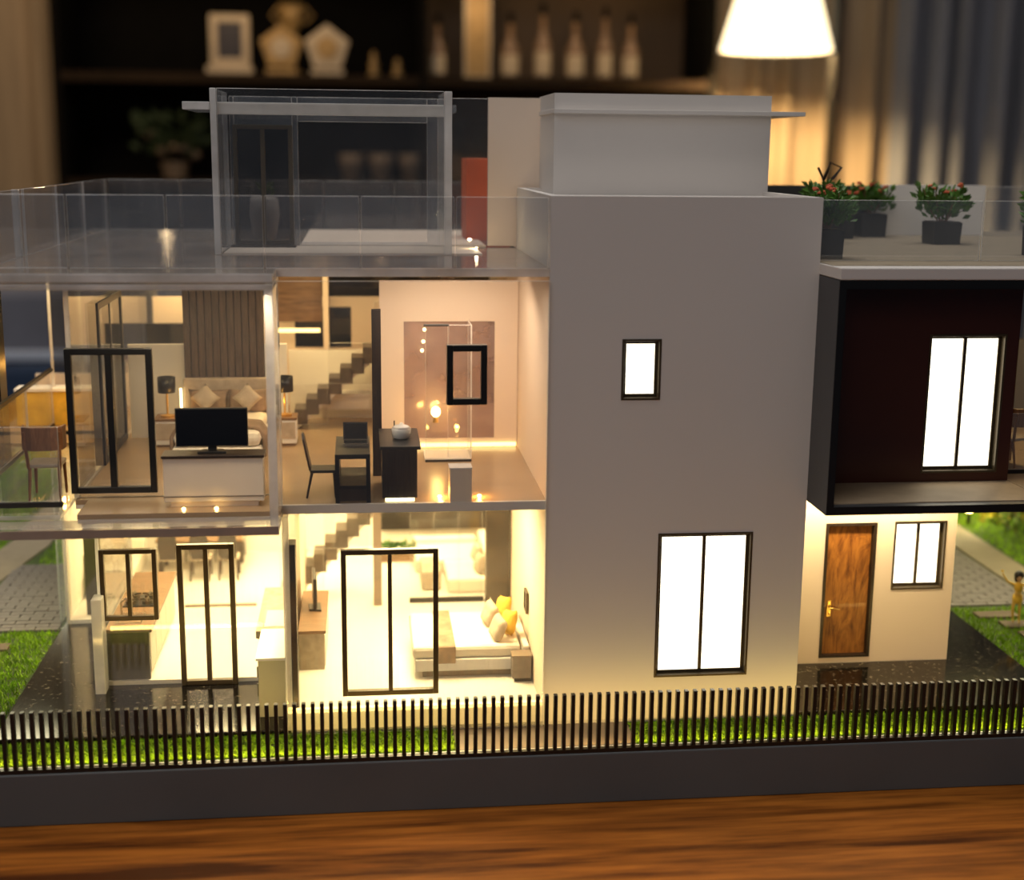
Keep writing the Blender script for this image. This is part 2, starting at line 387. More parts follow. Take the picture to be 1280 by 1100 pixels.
obj('cup', MB().lathe((-5, 92.5, 14.6), [(.8, 0), (.8, .4), (.2, .8), (.2, 3.2), (.9, 4.2), (1.1, 5.4)], 16), 'award_gold', t, smooth=True)
for s in (-1, 1): obj('handle', MB().tube([(-5+s*.9, 92.5, 18.6), (-5+s*1.6, 92.5, 19.2), (-5+s*1.0, 92.5, 19.9)], .1), 'award_gold', t)
for i, (x, h) in enumerate(((1.2, 1.6), (3.0, 1.2))):
    o = obj('figurine', MB().lathe((x, 90, 14.6), [(.5, 0), (.45, .3), (.2, .5), (.4, h*.6), (.15, h*.8), (.28, h), (.05, h*1.2)], 12), 'award_gold', smooth=True,
        label=('small dim figurine standing right of the pentagon awards', 'lowest dim figurine near the shelf divider')[i], cat='figurine', group='figurines on the upper shelf')
bl = ['gold topped bottle nearest the shelf divider', 'wide pale framed plaque between the bottles', 'second bottle, right of the pale plaque', 'third bottle, in the middle of the shelf', 'fourth bottle, just right of the middle', 'fifth bottle, slim and pale', 'last bottle, nearest the curtain']
for i, (x, r, h, mt) in enumerate(((6.0, .55, 4.6, 'award_gold'), (9.0, .9, 6, 'award_white'), (11.5, .65, 4.8, 'award_gold'), (14.0, .6, 5.6, 'award_white'), (16.5, .65, 5.0, 'award_gold'), (18.8, .55, 5.4, 'award_white'), (20.8, .6, 4.9, 'award_gold'))):
    if i == 1:
        t = thing('plaque', bl[i], 'plaque', (x, 89, 14.6)); obj('frame', MB().ring(x-1, x+1, 14.6, 21, 88.8, 89.1, .2), mt, t); obj('board', B(x-.8, x+.8, 88.9, 89.05, 14.8, 20.8), 'award_gold', t)
    else:
        t = thing('bottle', bl[i], 'bottle', (x, 89, 14.6), group='bottles on the upper shelf')
        obj('glass_body', MB().lathe((x, 89, 14.6), [(r, 0), (r, h*.45), (r*.35, h*.62), (r*.3, h*.85)], 16), 'brown_wood', t, smooth=True)
        obj('cap', MB().lathe((x, 89, 14.6), [(r*.36, h*.85), (r*.36, h)], 12), 'room_dark', t)
        obj('paper_label', MB().lathe((x, 89, 14.6), [(r*1.03, .3), (r*1.03, h*.36)], 16, caps=False), 'award_white', t)
for i, x in enumerate((-.6, 1.7, 4.0)):
    obj('bowl', MB().lathe((x, 89.5, 6.9), [(.55, 0), (.65, .2), (.95, 1.5), (1.0, 2.0), (.9, 2.0), (.8, .6)], 16, caps=True), 'shaded_pottery', smooth=True, label=('pale bowl on the lower shelf, leftmost of three', 'middle pale bowl on the lower shelf', 'pale bowl beside the shelf divider')[i], cat='bowl', group='bowls on the lower shelf')
def sprig(m, c, h, n, r, leafmi=0, lw=.1, ll=.3):
    for k in range(n):
        a = random.uniform(0, 6.28); rr = r*math.sqrt(random.random()); z = c[2]+h*random.uniform(.15, 1)
        p = Vector((c[0]+rr*math.cos(a), c[1]+rr*math.sin(a), z)); d = Vector((math.cos(a)*.7+random.uniform(-.5, .5), math.sin(a)*.7+random.uniform(-.5, .5), random.uniform(.1, 1.2))).normalized()
        sd = d.orthogonal().normalized(); sd.rotate(Matrix.Rotation(random.uniform(0, 6.28), 3, d)); nn = d.cross(sd)
        m.add([p, p+d*ll*.5+sd*lw+nn*lw*.3, p+d*ll, p+d*ll*.5-sd*lw+nn*lw*.3, p+d*ll*.5-nn*lw*.2], [(0, 1, 4), (1, 2, 4), (2, 3, 4), (3, 0, 4)], leafmi)
t = thing('flower_pot', 'dim potted flowers on the lower shelf at the left', 'plant', (-13.8, 89, 6.9))
obj('pot', MB().lathe((-13.8, 89, 6.9), [(.8, 0), (1.1, 1.3)], 14), 'shaded_pottery', t)
m = MB(); sprig(m, (-13.8, 89, 8), 3.4, 160, 2.6, 0, .35, .9); obj('foliage', m, 'shaded_leaf', t)
for k in range(5): obj('flower', MB().ball((-15.4+k*.8, 88.2, 8.6+1.9*random.random()), .42, .42, .36, 10, 6), 'shaded_pottery', t, smooth=True)
t = thing('dark_plant', 'dark spindly plant on the lower shelf behind the red block', 'plant', (9, 89, 6.9))
obj('pot', MB().lathe((9, 89, 6.9), [(.7, 0), (1, 1.4)], 14), 'pot_dark', t)
m = MB(); sprig(m, (9, 89, 8.2), 3, 120, 1.5, 0, .25, .9); obj('foliage', m, 'hair', t)
# floor lamp
t = thing('floor_lamp', 'lit floor lamp with a glowing cream tapered shade', 'lamp', (33.9, 80, -19))
m = MB().lathe((29.5, 80, 0), [(3.95, 16.4), (2.75, 20.6)], 40, caps=False)
o = obj('lamp_shade', m, 'shade', t, smooth=True); s_ = o.modifiers.new('solid', 'SOLIDIFY'); s_.thickness = .08*S
obj('pole', MB().tube([(33.9, 80, -18.4), (33.9, 80, 24), (33.2, 80, 26), (31.5, 80, 26.8), (29.5, 80, 26.4), (29.5, 80, 20.4)], .36, 10), 'hair', t, smooth=True)
obj('base', MB().lathe((33.9, 80, -19), [(3, 0), (3, .4), (.4, .8)], 24), 'bronze', t)
obj('bulb', MB().ball((29.5, 80, 19.3), .5, .5, .7), 'shade', t, smooth=True)
t = thing('stand_in_sofa', 'made-up grey, white and navy sofa for the cool light beyond the left balcony', 'sofa', (-20, 60, -19))
obj('backrest', B(-36, -9, 60, 63, -10, 1.5), 'cool_grey', t, bev=.5); obj('piping', B(-35.8, -9.2, 59.6, 60, -2.5, -1.9), 'cool_white', t, bev=.1)  # backrest and pale strip shaped as bands of cool background light
obj('seat', B(-36, -9, 50, 59.9, -13, -9), 'navy', t, bev=.5); obj('back_cushion', B(-35, -10, 58.5, 59.9, -9, -2.6), 'navy', t, bev=.4); obj('plinth', B(-35, -10, 52, 62, -19, -13), 'room_dark', t)

# ------------------------------------------------------------------ base, garden
t = thing('model_base', 'dark grey display tray under the model house and its garden', 'base', (3, 8.5, 0))
obj('tray', B(-10, 15.6, 0, 24, 0, .77), 'base_grey', t, bev=.02)
G = .785
obj('ground_sheet', B(-9.9, 15.5, .06, 23.9, .77, .79), 'soil', t)
obj('path', MB().prism([(-8.6, 5.1), (-7.75, 5.1), (-6.75, 11.2), (-6.75, 23.5), (-7.55, 23.5), (-7.6, 11.6)], 'z', .79, .825), 'path', t, label='beige path in the left lawn')
obj('path', MB().prism([(12.9, 5.2), (13.7, 5.2), (13.75, 23.5), (12.95, 23.5)], 'z', .79, .825), 'path', t, label='beige path in the right lawn')
obj('granite_plinth', B(-5.35, 10.95, 1.0, 12.5, .77, .86), 'granite', t, bev=.01)
obj('entrance_slab', B(1.28, 3.9, .1, 1.0, .77, .80), 'strip_brown', t)
# driveways of pavers
def drive(name, x0, x1, y0, y1, label):
    t = thing(name, label, 'driveway', ((x0+x1)/2, (y0+y1)/2, .79))
    obj('bedding', B(x0, x1, y0, y1, .79, .80), 'paver_gap', t)
    w, d = .42, .175; first = None; j = 0; y = y0
    while y < y1-.05:
        x = x0-(w/2 if j % 2 else 0)
        while x < x1-.03:
            a, b = max(x, x0), min(x+w, x1)
            if b-a > .06:
                full = (b-a) > w-.01
                if full and first is not None:
                    o = first.copy(); C.objects.link(o); o.parent = t
                    dx, dy = a-fa, y-fy; o.location = Vector((dx, dy, random.uniform(-.004, .004)))*S
                else:
                    o = obj('paver', B(a+.012, b-.012, y+.01, min(y+d, y1)-.01, .795, .822+random.uniform(0, .004)), 'paver', t)
                    if full: first = o; fa, fy = a, y
            x += w
        y += d; j += 1
drive('driveway', -7.1, -5.42, 5.75, 9.7, 'grey paver driveway on the left, between lawn and path')
drive('driveway', 11.02, 12.85, 5.75, 9.7, 'grey paver driveway on the right, behind the stepping stones')
for i, (x, y) in enumerate(((-6.35, 4.95), (-6.4, 4.45), (-6.4, 3.95))):
    obj('stepping_stone', B(x-.42, x+.28, y-.16, y+.16, .79, .84), 'stone', bev=.015, label=('beige stepping stone in the left lawn nearest the driveway', 'second beige stepping stone from the driveway in the left lawn', 'third beige stepping stone in the left lawn')[i], cat='stone', group='stepping stones in the left lawn')
for i, (x, y) in enumerate(((11.75, 5.2), (12.0, 4.65), (12.1, 4.1), (12.2, 3.55))):
    obj('stepping_stone', B(x-.4, x+.4, y-.17, y+.17, .79, .84), 'stone', bev=.015, label=('brown stepping stone nearest the right driveway', 'brown stepping stone under the yellow figurine', 'brown stepping stone in front of the yellow figurine', 'brown stepping stone nearest the fence in the right lawn')[i], cat='stone', group='stepping stones in the right lawn')
def lawn(label, rects, n, holes=(), hs=1.):
    m = MB(); tot = sum((r[1]-r[0])*(r[3]-r[2])*r[4] for r in rects)
    vs = m.v; fs = m.f; U = random.uniform
    for r in rects:
        for k in range(int(n*(r[1]-r[0])*(r[3]-r[2])*r[4]/tot)):
            x, y = U(r[0], r[1]), U(r[2], r[3])
            if any(a < x < b and c < y < d for a, b, c, d in holes): continue
            a = U(0, 6.28); h = U(.05, .11); ww = U(.012, .02); dx, dy = ww*math.cos(a), ww*math.sin(a)
            i = len(vs); vs += [Vector((x-dx, y-dy, G)), Vector((x+dx, y+dy, G)), Vector((x+U(-.05, .05), y+U(-.05, .05), G+h*hs))]
            fs.append([i, i+1, i+2]); m.m.append(0)
    o = obj('lawn', m, 'blade', label=label, cat='grass', kind='stuff', loc=((rects[0][0]+rects[0][1])/2, (rects[0][2]+rects[0][3])/2, G))
lawn('short green lawn left of the house, around driveway and path', [(-9.8, -5.4, .1, 5.7, 2), (-6.7, -5.4, 9.8, 23.8, 1), (-9.8, -8.7, 5.7, 23.8, .6), (-8.6, -7.7, 6.5, 23.8, 1)], 30000, [(x-.42, x+.28, y-.16, y+.16) for x, y in ((-6.35, 4.95), (-6.4, 4.45), (-6.4, 3.95))])
lawn('short green lawn right of the house, below the hedge', [(11.0, 15.4, .1, 5.6, 2), (13.8, 15.4, 5.6, 23.8, 1.4), (11.05, 12.9, 9.8, 23.8, 1)], 30000, [(x-.4, x+.4, y-.17, y+.17) for x, y in ((11.75, 5.2), (12.0, 4.65), (12.1, 4.1), (12.2, 3.55))])
lawn('narrow green lawn strip between fence and clear acrylic rooms', [(-5.4, 1.25, .2, .97, 1)], 16000, (), .5)
lawn('narrow green lawn strip between fence and grey tower', [(3.92, 11.0, .2, .97, 1)], 16000, (), .5)
# fence
t = thing('fence', 'low black slatted fence along the front edge of the tray', 'fence', (2.5, .06, .77))
obj('rail', B(-9.9, 15.5, .02, .11, .77, .83), 'black', t)
fs_ = obj('slat', B(-6.606, -6.55, .03, .115, .83, 1.66), 'black', t, bev=.004)
for k in range(1, 148):
    o = fs_.copy(); C.objects.link(o); o.parent = t; o.location.x = .1268*k*S
obj('led_strip', B(-5.3, 11, .15, .175, .79, .805), 'led_low', label='warm light strip along the inner foot of the black fence', cat='light strip')
# hedge, garden lamp
m = MB()
for k in range(700):
    y = random.uniform(5.5, 22.5); x = 14.75+random.uniform(-.34, .34); z = .85+random.random()*.75
    sprig(m, (x, y, z-.1), .25, 3, .12, 1 if random.random() < .3 else 0, .06, .18)
for k in range(50): m.tube([(14.75+random.uniform(-.2, .2), 5.6+k*.33, .79), (14.75+random.uniform(-.2, .2), 5.6+k*.33, 1.5)], .02, 5, 2)
obj('hedge', m, ('hedge_leaf', 'hedge_tip', 'brown_wood'), label='leafy green and yellow hedge along the right lawn', cat='hedge')
t = thing('garden_lamp', 'small glowing garden lamp at the far end of the hedge', 'lamp', (14.0, 11.4, .79))
obj('post', MB().lathe((14, 11.4, .79), [(.05, 0), (.03, .35)], 8), 'black', t); obj('globe', MB().ball((14, 11.4, 1.22), .12, .12, .12), 'led_bead', t, smooth=True)
# figurine
def figurine(cx, cy, z0, h):
    t = thing('person', 'small figurine in yellow with black hair and both arms raised', 'person', (cx, cy, z0))
    k = h/1.75
    J = [(0, 0, .92), (0, 0, 1.10), (0, 0, 1.30), (0, 0, 1.42), (0, 0, 1.5), (.09, 0, .88), (.10, .01, .48), (.11, 0, .08), (.11, -.12, .03), (-.09, 0, .88), (-.13, -.03, .48), (-.08, .08, .1), (-.08, -.03, .04),
         (.17, 0, 1.38), (.36, -.03, 1.47), (.50, -.02, 1.70), (.54, -.02, 1.80), (-.17, 0, 1.38), (-.36, -.03, 1.45), (-.52, -.02, 1.68), (-.56, -.02, 1.78)]
    E = [(0, 1), (1, 2), (2, 3), (3, 4), (0, 5), (5, 6), (6, 7), (7, 8), (0, 9), (9, 10), (10, 11), (11, 12), (2, 13), (13, 14), (14, 15), (15, 16), (2, 17), (17, 18), (18, 19), (19, 20)]
    Rr = [.13, .10, .13, .06, .05, .09, .065, .04, .035, .09, .065, .04, .035, .055, .042, .03, .022, .055, .042, .03, .022]
    me = bpy.data.meshes.new('body'); me.from_pydata([Vector(j)*k*S for j in J], E, []); me.materials.append(MT['gold_skin'])
    o = bpy.data.objects.new('body', me); C.objects.link(o); o.parent = t
    sk = o.modifiers.new('skin', 'SKIN'); sk.use_smooth_shade = True
    for i, v in enumerate(me.skin_vertices[0].data): v.radius = (Rr[i]*k*S, Rr[i]*k*S*.8); v.use_root = (i == 0)
    ss = o.modifiers.new('sub', 'SUBSURF'); ss.levels = 1; ss.render_levels = 1
    def q(mb): mb.v = [Vector((cx, cy, z0))+v*k for v in mb.v]; return mb
    obj('head', q(MB().ball((0, 0, 1.62), .095, .11, .13).ball((0, -.11, 1.61), .018, .02, .02, 6, 4).ball((.098, 0, 1.62), .012, .02, .03, 6, 4).ball((-.098, 0, 1.62), .012, .02, .03, 6, 4)), 'skin', t, smooth=True)
    obj('hair', q(MB().ball((0, .05, 1.68), .16, .15, .16).ball((0, .15, 1.58), .13, .08, .2)), 'hair', t, smooth=True)
    obj('trousers', q(MB().lathe((0, 0, 0), [(.10, .72), (.17, .80), (.165, .93), (.14, 1.02)], 16)), 'yellow', t, smooth=True)
    obj('top', q(MB().lathe((0, 0, 0), [(.13, 1.17), (.15, 1.28), (.14, 1.37), (.08, 1.43)], 14)), 'yellow', t, smooth=True)
    for s in (-1, 1):
        for j in range(5):
            a = (-.5+j*.24)*1.0; b0 = Vector((s*.55, -.02, 1.79)); d = Vector((s*.5+a*.5, -.1, .9)).normalized()*(.05+.03*(1-abs(a)))
            obj('finger', q(MB().tube([b0+Vector((a*.04, 0, 0)), b0+d*.6+Vector((a*.05, 0, 0)), b0+d+Vector((a*.05, -.01, 0))], .009, 5)), 'yellow', t)
    t.rotation_euler.z = R(-15)
P('gold_skin', (.72, .47, .10), .45, var=.1)
figurine(11.85, 4.65, .84, .95)

# ------------------------------------------------------------------ opaque half of the model house
H = thing('painted_house_half', 'opaque right half of the model house with plain painted grey walls', 'model house', (6, 5, .8))
def pierced(name, x0, x1, z0, z1, y0, y1, holes, mat, parent, mi=0, edge=None, label=None):
    """wall in the xz plane with rectangular holes (a,b,c,d)=x0,x1,z0,z1"""
    m = MB(); xs = sorted({x0, x1, *[h[0] for h in holes], *[h[1] for h in holes]})
    for a, b in zip(xs, xs[1:]):
        hz = sorted([(h[2], h[3]) for h in holes if h[0] <= a+1e-6 and h[1] >= b-1e-6]); z = z0
        for c, d in hz:
            if c > z: m.box(a, b, y0, y1, z, c, mi, edge)
            z = d
        if z < z1: m.box(a, b, y0, y1, z, z1, mi, edge)
    bm = None
    return obj(name, m, mat, parent, label=label)
def window(parent, name, x0, x1, z0, z1, y, dep, fr, mull, mat, pane, rec=.05, fd=.07, label=None):
    f = obj(name, MB().ring(x0, x1, z0, z1, y, y+fd, fr), mat, parent, bev=.008, label=label)
    if rec: obj('reveal', MB().ring(x0, x1, z0, z1, y+fd, y+dep, .02), mat, f)
    xm = (x0+x1)/2
    if mull: obj('mullion', B(xm-mull/2, xm+mull/2, y+.0, y+fd, z0+fr, z1-fr), mat, f)
    e = fr*.8
    if mull:
        obj('pane', B(x0+e, xm-mull*.3, y+fd*.5, y+fd*.5+.015, z0+e, z1-e), pane, f); obj('pane', B(xm+mull*.3, x1-e, y+fd*.5, y+fd*.5+.015, z0+e, z1-e), pane, f)
    else: obj('pane', B(x0+e, x1-e, y+fd*.5, y+fd*.5+.015, z0+e, z1-e), pane, f)
    return f
def lit_window(parent, name, x0, x1, z0, z1, y, rec, mull, label):
    f = obj(name, MB().ring(x0, x1, z0, z1, y-.01, y+rec, .035).ring(x0+.03, x1-.03, z0+.03, z1-.03, y+rec-.05, y+rec, .05), 'bronze', parent, bev=.006, label=label)
    xm = (x0+x1)/2
    if mull: obj('mullion', B(xm-.025, xm+.025, y+rec-.06, y+rec, z0+.08, z1-.08), 'bronze', f)
    a, b = x0+.06, x1-.06
    for p, q in (((a, xm-.02), (xm+.02, b)) if mull else ((a, b),)):
        obj('pane', B(p, q, y+rec-.03, y+rec-.015, z0+.06, z1-.06), 'pane_lit', f)
X0, X1 = 2.63, 6.52
wins = [(4.30, 5.73, 1.495, 3.74), (3.685, 4.258, 5.735, 6.62)]
pierced('tower_front_wall', X0, X1, .79, 8.62, 1.0, 1.12, wins, 'paint', H)
obj('tower_side_wall', B(X1-.12, X1, 1.12, 5.2, .79, 8.62), 'paint', H)
obj('party_wall', B(X0, X0+.12, 1.12, 10, .8, 7.62), 'paint_warm', H, label='pale inner face of the party wall')
obj('parapet', B(X0, X0+.12, 1.12, 5.2, 7.62, 8.62), 'paint', H)
obj('parapet', B(X0+.12, X1-.12, 5.08, 5.2, 7.62, 8.62), 'paint', H)
obj('tower_roof', B(X0+.12, X1-.12, 1.12, 5.08, 8.45, 8.56), 'paint', H)
lit_window(H, 'tall_window', *[wins[0][i] for i in range(4)], 1.0, .13, True, 'large lit window near the ground')
lit_window(H, 'small_window', *[wins[1][i] for i in range(4)], 1.0, .13, False, 'small lit upper window')
# penthouse
obj('penthouse', MB().box(3.02, 6.48, 3.6, 3.72, 8.56, 10.11).box(3.02, 3.14, 3.72, 5.4, 8.56, 10.11).box(6.36, 6.48, 3.72, 8, 7.7, 10.11).box(3.14, 6.36, 7.9, 8, 7.7, 10.11).box(3.14, 6.36, 3.72, 7.9, 9.75, 9.85), 'paint', H)
obj('canopy', B(2.99, 6.98, 3.42, 5.2, 9.80, 9.865), 'paint', H, bev=.005, label='thin projecting canopy slab')
obj('stair_tower_wall', B(2.15, 3.02, 5.3, 5.42, 7.64, 10.09), 'paint_warm', H, label='cream wall beside the clear penthouse')
obj('stair_tower_wall', B(2.9, 3.02, 5.42, 8, 7.64, 10.09), 'paint_warm', H)
# projecting box
bf = obj('box_frame', MB().prism([(6.52, 4.2), (14.2, 4.2), (14.2, 7.53), (6.52, 7.53)], 'y', 1.58, 1.6).box(6.52, 6.64, .15, 1.6, 4.2, 7.53).box(6.64, 14.2, .15, 1.6, 4.2, 4.33).box(6.64, 14.2, .15, 1.6, 7.42, 7.53), 'box_grey', H)
bf.data.clear_geometry()
mm = MB().box(6.52, 6.62, .15, 1.62, 4.2, 7.53).box(6.62, 14.2, .15, 1.62, 4.2, 4.32).box(6.62, 14.2, .15, 1.62, 7.42, 7.53).box(14.1, 14.2, .15, 1.62, 4.32, 7.42)
bf.data.from_pydata([(v-WL[H.name])*S for v in mm.v], [], mm.f)
obj('frame_front', MB().ring(6.52, 14.2, 4.2, 7.53, .14, .15, (.10, .1, .12, .11)), 'black', H, label='black front lip of the projecting box')
obj('frame_lining', MB().box(6.62, 6.63, .15, 1.5, 4.32, 7.42).box(6.63, 14.1, .15, 1.5, 7.41, 7.42), 'black', H)
bw = [(8.456, 9.669, 4.467, 6.601)]
pierced('brown_wall', 6.62, 9.86, 4.32, 7.42, 1.5, 1.62, bw, 'brown_wall', H, label='dark reddish brown wall recessed in the black box')
lit_window(H, 'lit_window', *bw[0], 1.5, .16, True, 'bright window in the dark brown wall')
obj('upper_side_wall', B(9.74, 9.86, 1.62, 10, 4.32, 7.42), 'brown_wall', H)
obj('upper_back_wall', B(2.75, 9.86, 9.9, 10, .8, 7.5), 'paint', H)
obj('floor_slab', B(6.52, 14.2, 1.62, 10, 4.15, 4.27), 'interior', H)
obj('balcony_floor', MB().box(6.63, 9.86, .3, 1.49, 4.32, 4.335).box(9.88, 14.1, .3, 9.9, 4.32, 4.335), 'balcony_tan', H, label='tan balcony floor')
obj('roof_slab', B(6.52, 14.2, .12, 9.2, 7.54, 7.70), 'paint', H, bev=.01)
obj('roof_deck', B(6.54, 14.1, .5, 9.1, 7.70, 7.71), 'path', H, label='beige roof terrace floor')
obj('roof_parapet', B(9.75, 12.0, 7.6, 7.72, 7.71, 8.66), 'white', H, label='white parapet behind the flower pots')
obj('roof_parapet', B(6.6, 9.75, 7.6, 7.72, 7.71, 8.64), 'box_grey', H, label='dark grey parapet')
# ground floor door wall
dw = [(7.545, 8.42, .955, 3.29), (8.72, 9.62, 2.12, 3.30)]
pierced('entrance_wall', 6.52, 9.79, .83, 4.15, 2.95, 3.07, dw, 'paint_warm', H, label='cream entrance wall')
obj('entrance_side_wall', B(9.67, 9.79, 3.07, 10, .83, 4.15), 'paint_warm', H)
lit_window(H, 'small_window', *dw[1], 2.95, .15, True, 'small lit window beside the wooden door')
d = obj('door', B(7.60, 8.36, 3.02, 3.06, 1.0, 3.235), 'door_wood', H, bev=.006, label='glossy wood grained entrance door')
obj('door_frame', MB().ring(7.545, 8.42, .955, 3.29, 2.94, 3.07, (.05, .05, .04, .05)), 'dark_wood', d)
obj('door_handle', MB().box(7.66, 7.73, 3.0, 3.02, 1.66, 1.94).tube([(7.70, 2.99, 1.82), (7.70, 2.95, 1.82), (7.76, 2.94, 1.82), (7.86, 2.945, 1.80)], .014, 6).ball((7.695, 2.995, 1.72), .016, .012, .016), 'gold', d, bev=.003)
# roof glass
def rail_x(parent, x0, x1, y, z0, z1, n, mat='acr_rail', th=.04):
    w_ = (x1-x0)/n
    for k in range(n): obj('railing_panel', B(x0+k*w_+.012, x0+(k+1)*w_-.012, y, y+th, z0, z1, 0, 1), (mat, 'acr_edge'), parent)
def rail_y(parent, y0, y1, x, z0, z1, n, mat='acr_rail', th=.04):
    w_ = (y1-y0)/n
    for k in range(n): obj('railing_panel', B(x, x+th, y0+k*w_+.012, y0+(k+1)*w_-.012, z0, z1, 0, 1), (mat, 'acr_edge'), parent)
rail_x(H, 6.56, 14.0, 1.3, 7.71, 8.58, 3); rail_x(H, 12.0, 14.0, 7.62, 7.71, 8.64, 1)

# ------------------------------------------------------------------ acrylic half
A = thing('acrylic_house_half', 'transparent left half of the model house made of clear acrylic sheets', 'model house', (-1, 5, .8))
AC = ('acr', 'acr_edge'); AT = ('acr_tint', 'acr_edge')
obj('ground_floor', MB().box(-1.15, 2.63, 1.08, 10, .83, 1.0).box(-4.1, -1.15, 2.95, 10, .83, .93).box(-5.25, -4.1, 5.95, 10, .83, .93), 'floor_white', A)
obj('plinth_edge', B(-1.1, 2.62, 1.0, 1.08, .80, 1.16), 'interior', A, label='cream plinth edge under the clear bedroom')
obj('upper_floor', MB().box(-3.92, -1.15, .68, 1.5, 4.20, 4.27).box(-4.1, -1.15, 1.5, 10, 4.20, 4.27).box(-1.15, 2.63, 1.04, 10, 4.20, 4.27), 'floor_tan', A, label='tan floor of the upper storey')
obj('ceiling_sheet', MB().box(-3.92, -1.15, .68, 1.5, 4.14, 4.195).box(-4.1, -1.15, 1.5, 10, 4.14, 4.195).box(-1.15, 2.63, 1.04, 10, 4.14, 4.195), 'interior', A)
obj('floor_edge', MB().box(-1.15, 2.62, .985, 1.035, 4.14, 4.27), 'interior', A)
# walls
obj('front_wall', B(-1.15, 2.62, .92, .98, .80, 7.45, 0, 1), AC, A)
obj('partition_sheet', B(-1.17, -1.07, 1.0, 2.95, .83, 4.1, 0, 1), AC, A)
obj('box_side_wall', B(-1.27, -1.15, .15, .95, 4.12, 7.48, 0, 1), ('acr_tint', 'acr_edge'), A)
obj('box_side_wall', B(-1.27, -1.21, 1.0, 2.4, 4.27, 7.48, 0, 1), AC, A)
obj('box_lip_edge', B(-6.8, -1.15, .13, .15, 4.08, 4.2), 'lip', A)
obj('box_lip', B(-6.8, -1.15, .15, .65, 4.08, 4.2, 0, 1), ('acr', 'acr_edge'), A, label='clear lower lip of the projecting box')
obj('box_lip', B(-6.8, -1.15, .15, 1.5, 7.40, 7.48, 0, 1), ('acr_tint', 'acr_edge'), A, label='clear upper lip of the projecting box')
obj('box_back_wall', B(-4.1, -1.27, 1.6, 1.68, 4.27, 7.4, 0, 1), AC, A)
obj('upper_left_wall', B(-4.14, -4.06, 1.6, 9.9, 4.27, 7.48, 0, 1), AC, A)
obj('upper_left_wall', B(-5.6, -5.54, 7.2, 9.9, 4.27, 7.48, 0, 1), AC, A)
obj('balcony_floor', B(-6.8, -4.14, .68, 5.5, 4.2, 4.27, 0, 1), AC, A, label='clear balcony floor')
obj('upper_annex_floor', B(-6.4, -4.14, 5.5, 10, 4.20, 4.27), 'floor_tan', A); obj('upper_annex_wall', B(-6.3, -4.2, 9.0, 9.1, 4.27, 4.9), 'paint_warm', A); obj('balcony_post', B(-5.78, -5.60, 3.7, 4.1, 4.27, 7.4), 'black', A)
obj('upper_back_wall', B(-4.06, 2.62, 9.9, 10, 4.27, 7.48, 0, 1), AC, A)
obj('roof_slab', MB().box(-6.8, -1.15, .15, 1.0, 7.50, 7.62, 0, 1).box(-5.3, 2.63, 1.0, 10.2, 7.50, 7.62, 0, 1), ('acr_deck', 'acr_edge'), A, label='hazy clear roof slab')
# ground floor walls
obj('kitchen_front_wall', B(-4.1, -1.17, 2.9, 2.95, .83, 4.1, 0, 1), AC, A)
obj('kitchen_corner_post', B(-4.2, -4.04, 2.6, 2.9, .83, 2.4), 'acr_edge', A)
obj('kitchen_side_wall', B(-4.16, -4.1, 2.95, 5.9, .83, 4.1, 0, 1), AC, A)
obj('annex_front_wall', B(-5.25, -4.16, 5.9, 5.95, .83, 4.1, 0, 1), AC, A)
obj('annex_post', B(-5.38, -5.27, 5.75, 5.89, .83, 4.1), 'acr_tint', A)
obj('annex_side_wall', B(-5.3, -5.25, 5.95, 10, .83, 4.1), 'interior', A)
obj('dark_panel', B(-5.0, -4.72, 6.2, 6.26, .93, 4.1), 'olive_wood', A, label='dark wood panel beside the annex')
obj('ground_back_wall', B(-5.25, 2.63, 10, 10.08, .83, 4.12), 'interior', A)
obj('stone_band', B(.35, 2.6, 9.85, 9.95, 1.38, 3.3), 'dark_stone', A, label='dark stone band on the rear living room wall')
obj('stone_partition', B(-1.14, -.99, 1.12, 1.42, 1.0, 3.65), 'dark_stone', A, bev=.01, label='dark stone end of the partition')
obj('kitchen_partition', B(-1.17, -1.09, 4.6, 7.0, .93, 4.12), 'paint_warm', A)
obj('stone_column', B(2.18, 2.6, 5.5, 5.8, 1.0, 4.12), 'dark_stone', A, bev=.01, label='dark stone column beside the bed')
for x in (.16,): 
    obj('brown_column', B(.16, .31, 6.1, 6.25, 1.0, 4.14), 'strip_brown', A); obj('brown_column', B(.15, .29, 2.7, 2.85, 4.27, 6.85), 'dark_wood', A)
# bathroom wall on the upper floor, with its tinted pane
pierced('bathroom_wall', .30, 2.62, 4.27, 7.1, 4.75, 4.85, [(.70, 2.23, 4.42, 6.42)], 'paint_warm', A, label='pinkish cream bathroom wall')
obj('bathroom_pane', B(.70, 2.23, 4.78, 4.82, 4.42, 6.42), 'acr_rose', A)
obj('skirting_light', B(.9, 2.6, 4.71, 4.745, 4.28, 4.34), 'led_soft', A, label='glowing strip at the foot of the bathroom wall')
pierced('rear_room_wall', -4.0, 2.5, 4.27, 6.4, 8.9, 8.98, [(-1.3, -.2, 5.4, 6.2)], 'paint_warm', A)
obj('landing_wall', B(-1.35, .25, 7.5, 7.58, 4.27, 5.55), 'interior', A)
obj('wood_lining', B(-1.75, -.75, 8.6, 8.7, 5.95, 7.35), 'brown_wood', A, label='brown wood lining high on the rear wall')
obj('wardrobe_side', B(-.72, -.62, 8.0, 8.6, 4.27, 7.35), 'paint_warm', A)
obj('cove_light', B(-1.7, -.8, 8.55, 8.6, 5.75, 5.82), 'led_soft', A)
obj('bedroom_wall', B(-4.0, -1.3, 5.85, 5.95, 4.27, 5.9), 'interior', A, label='cream wall behind the bedside lamps')
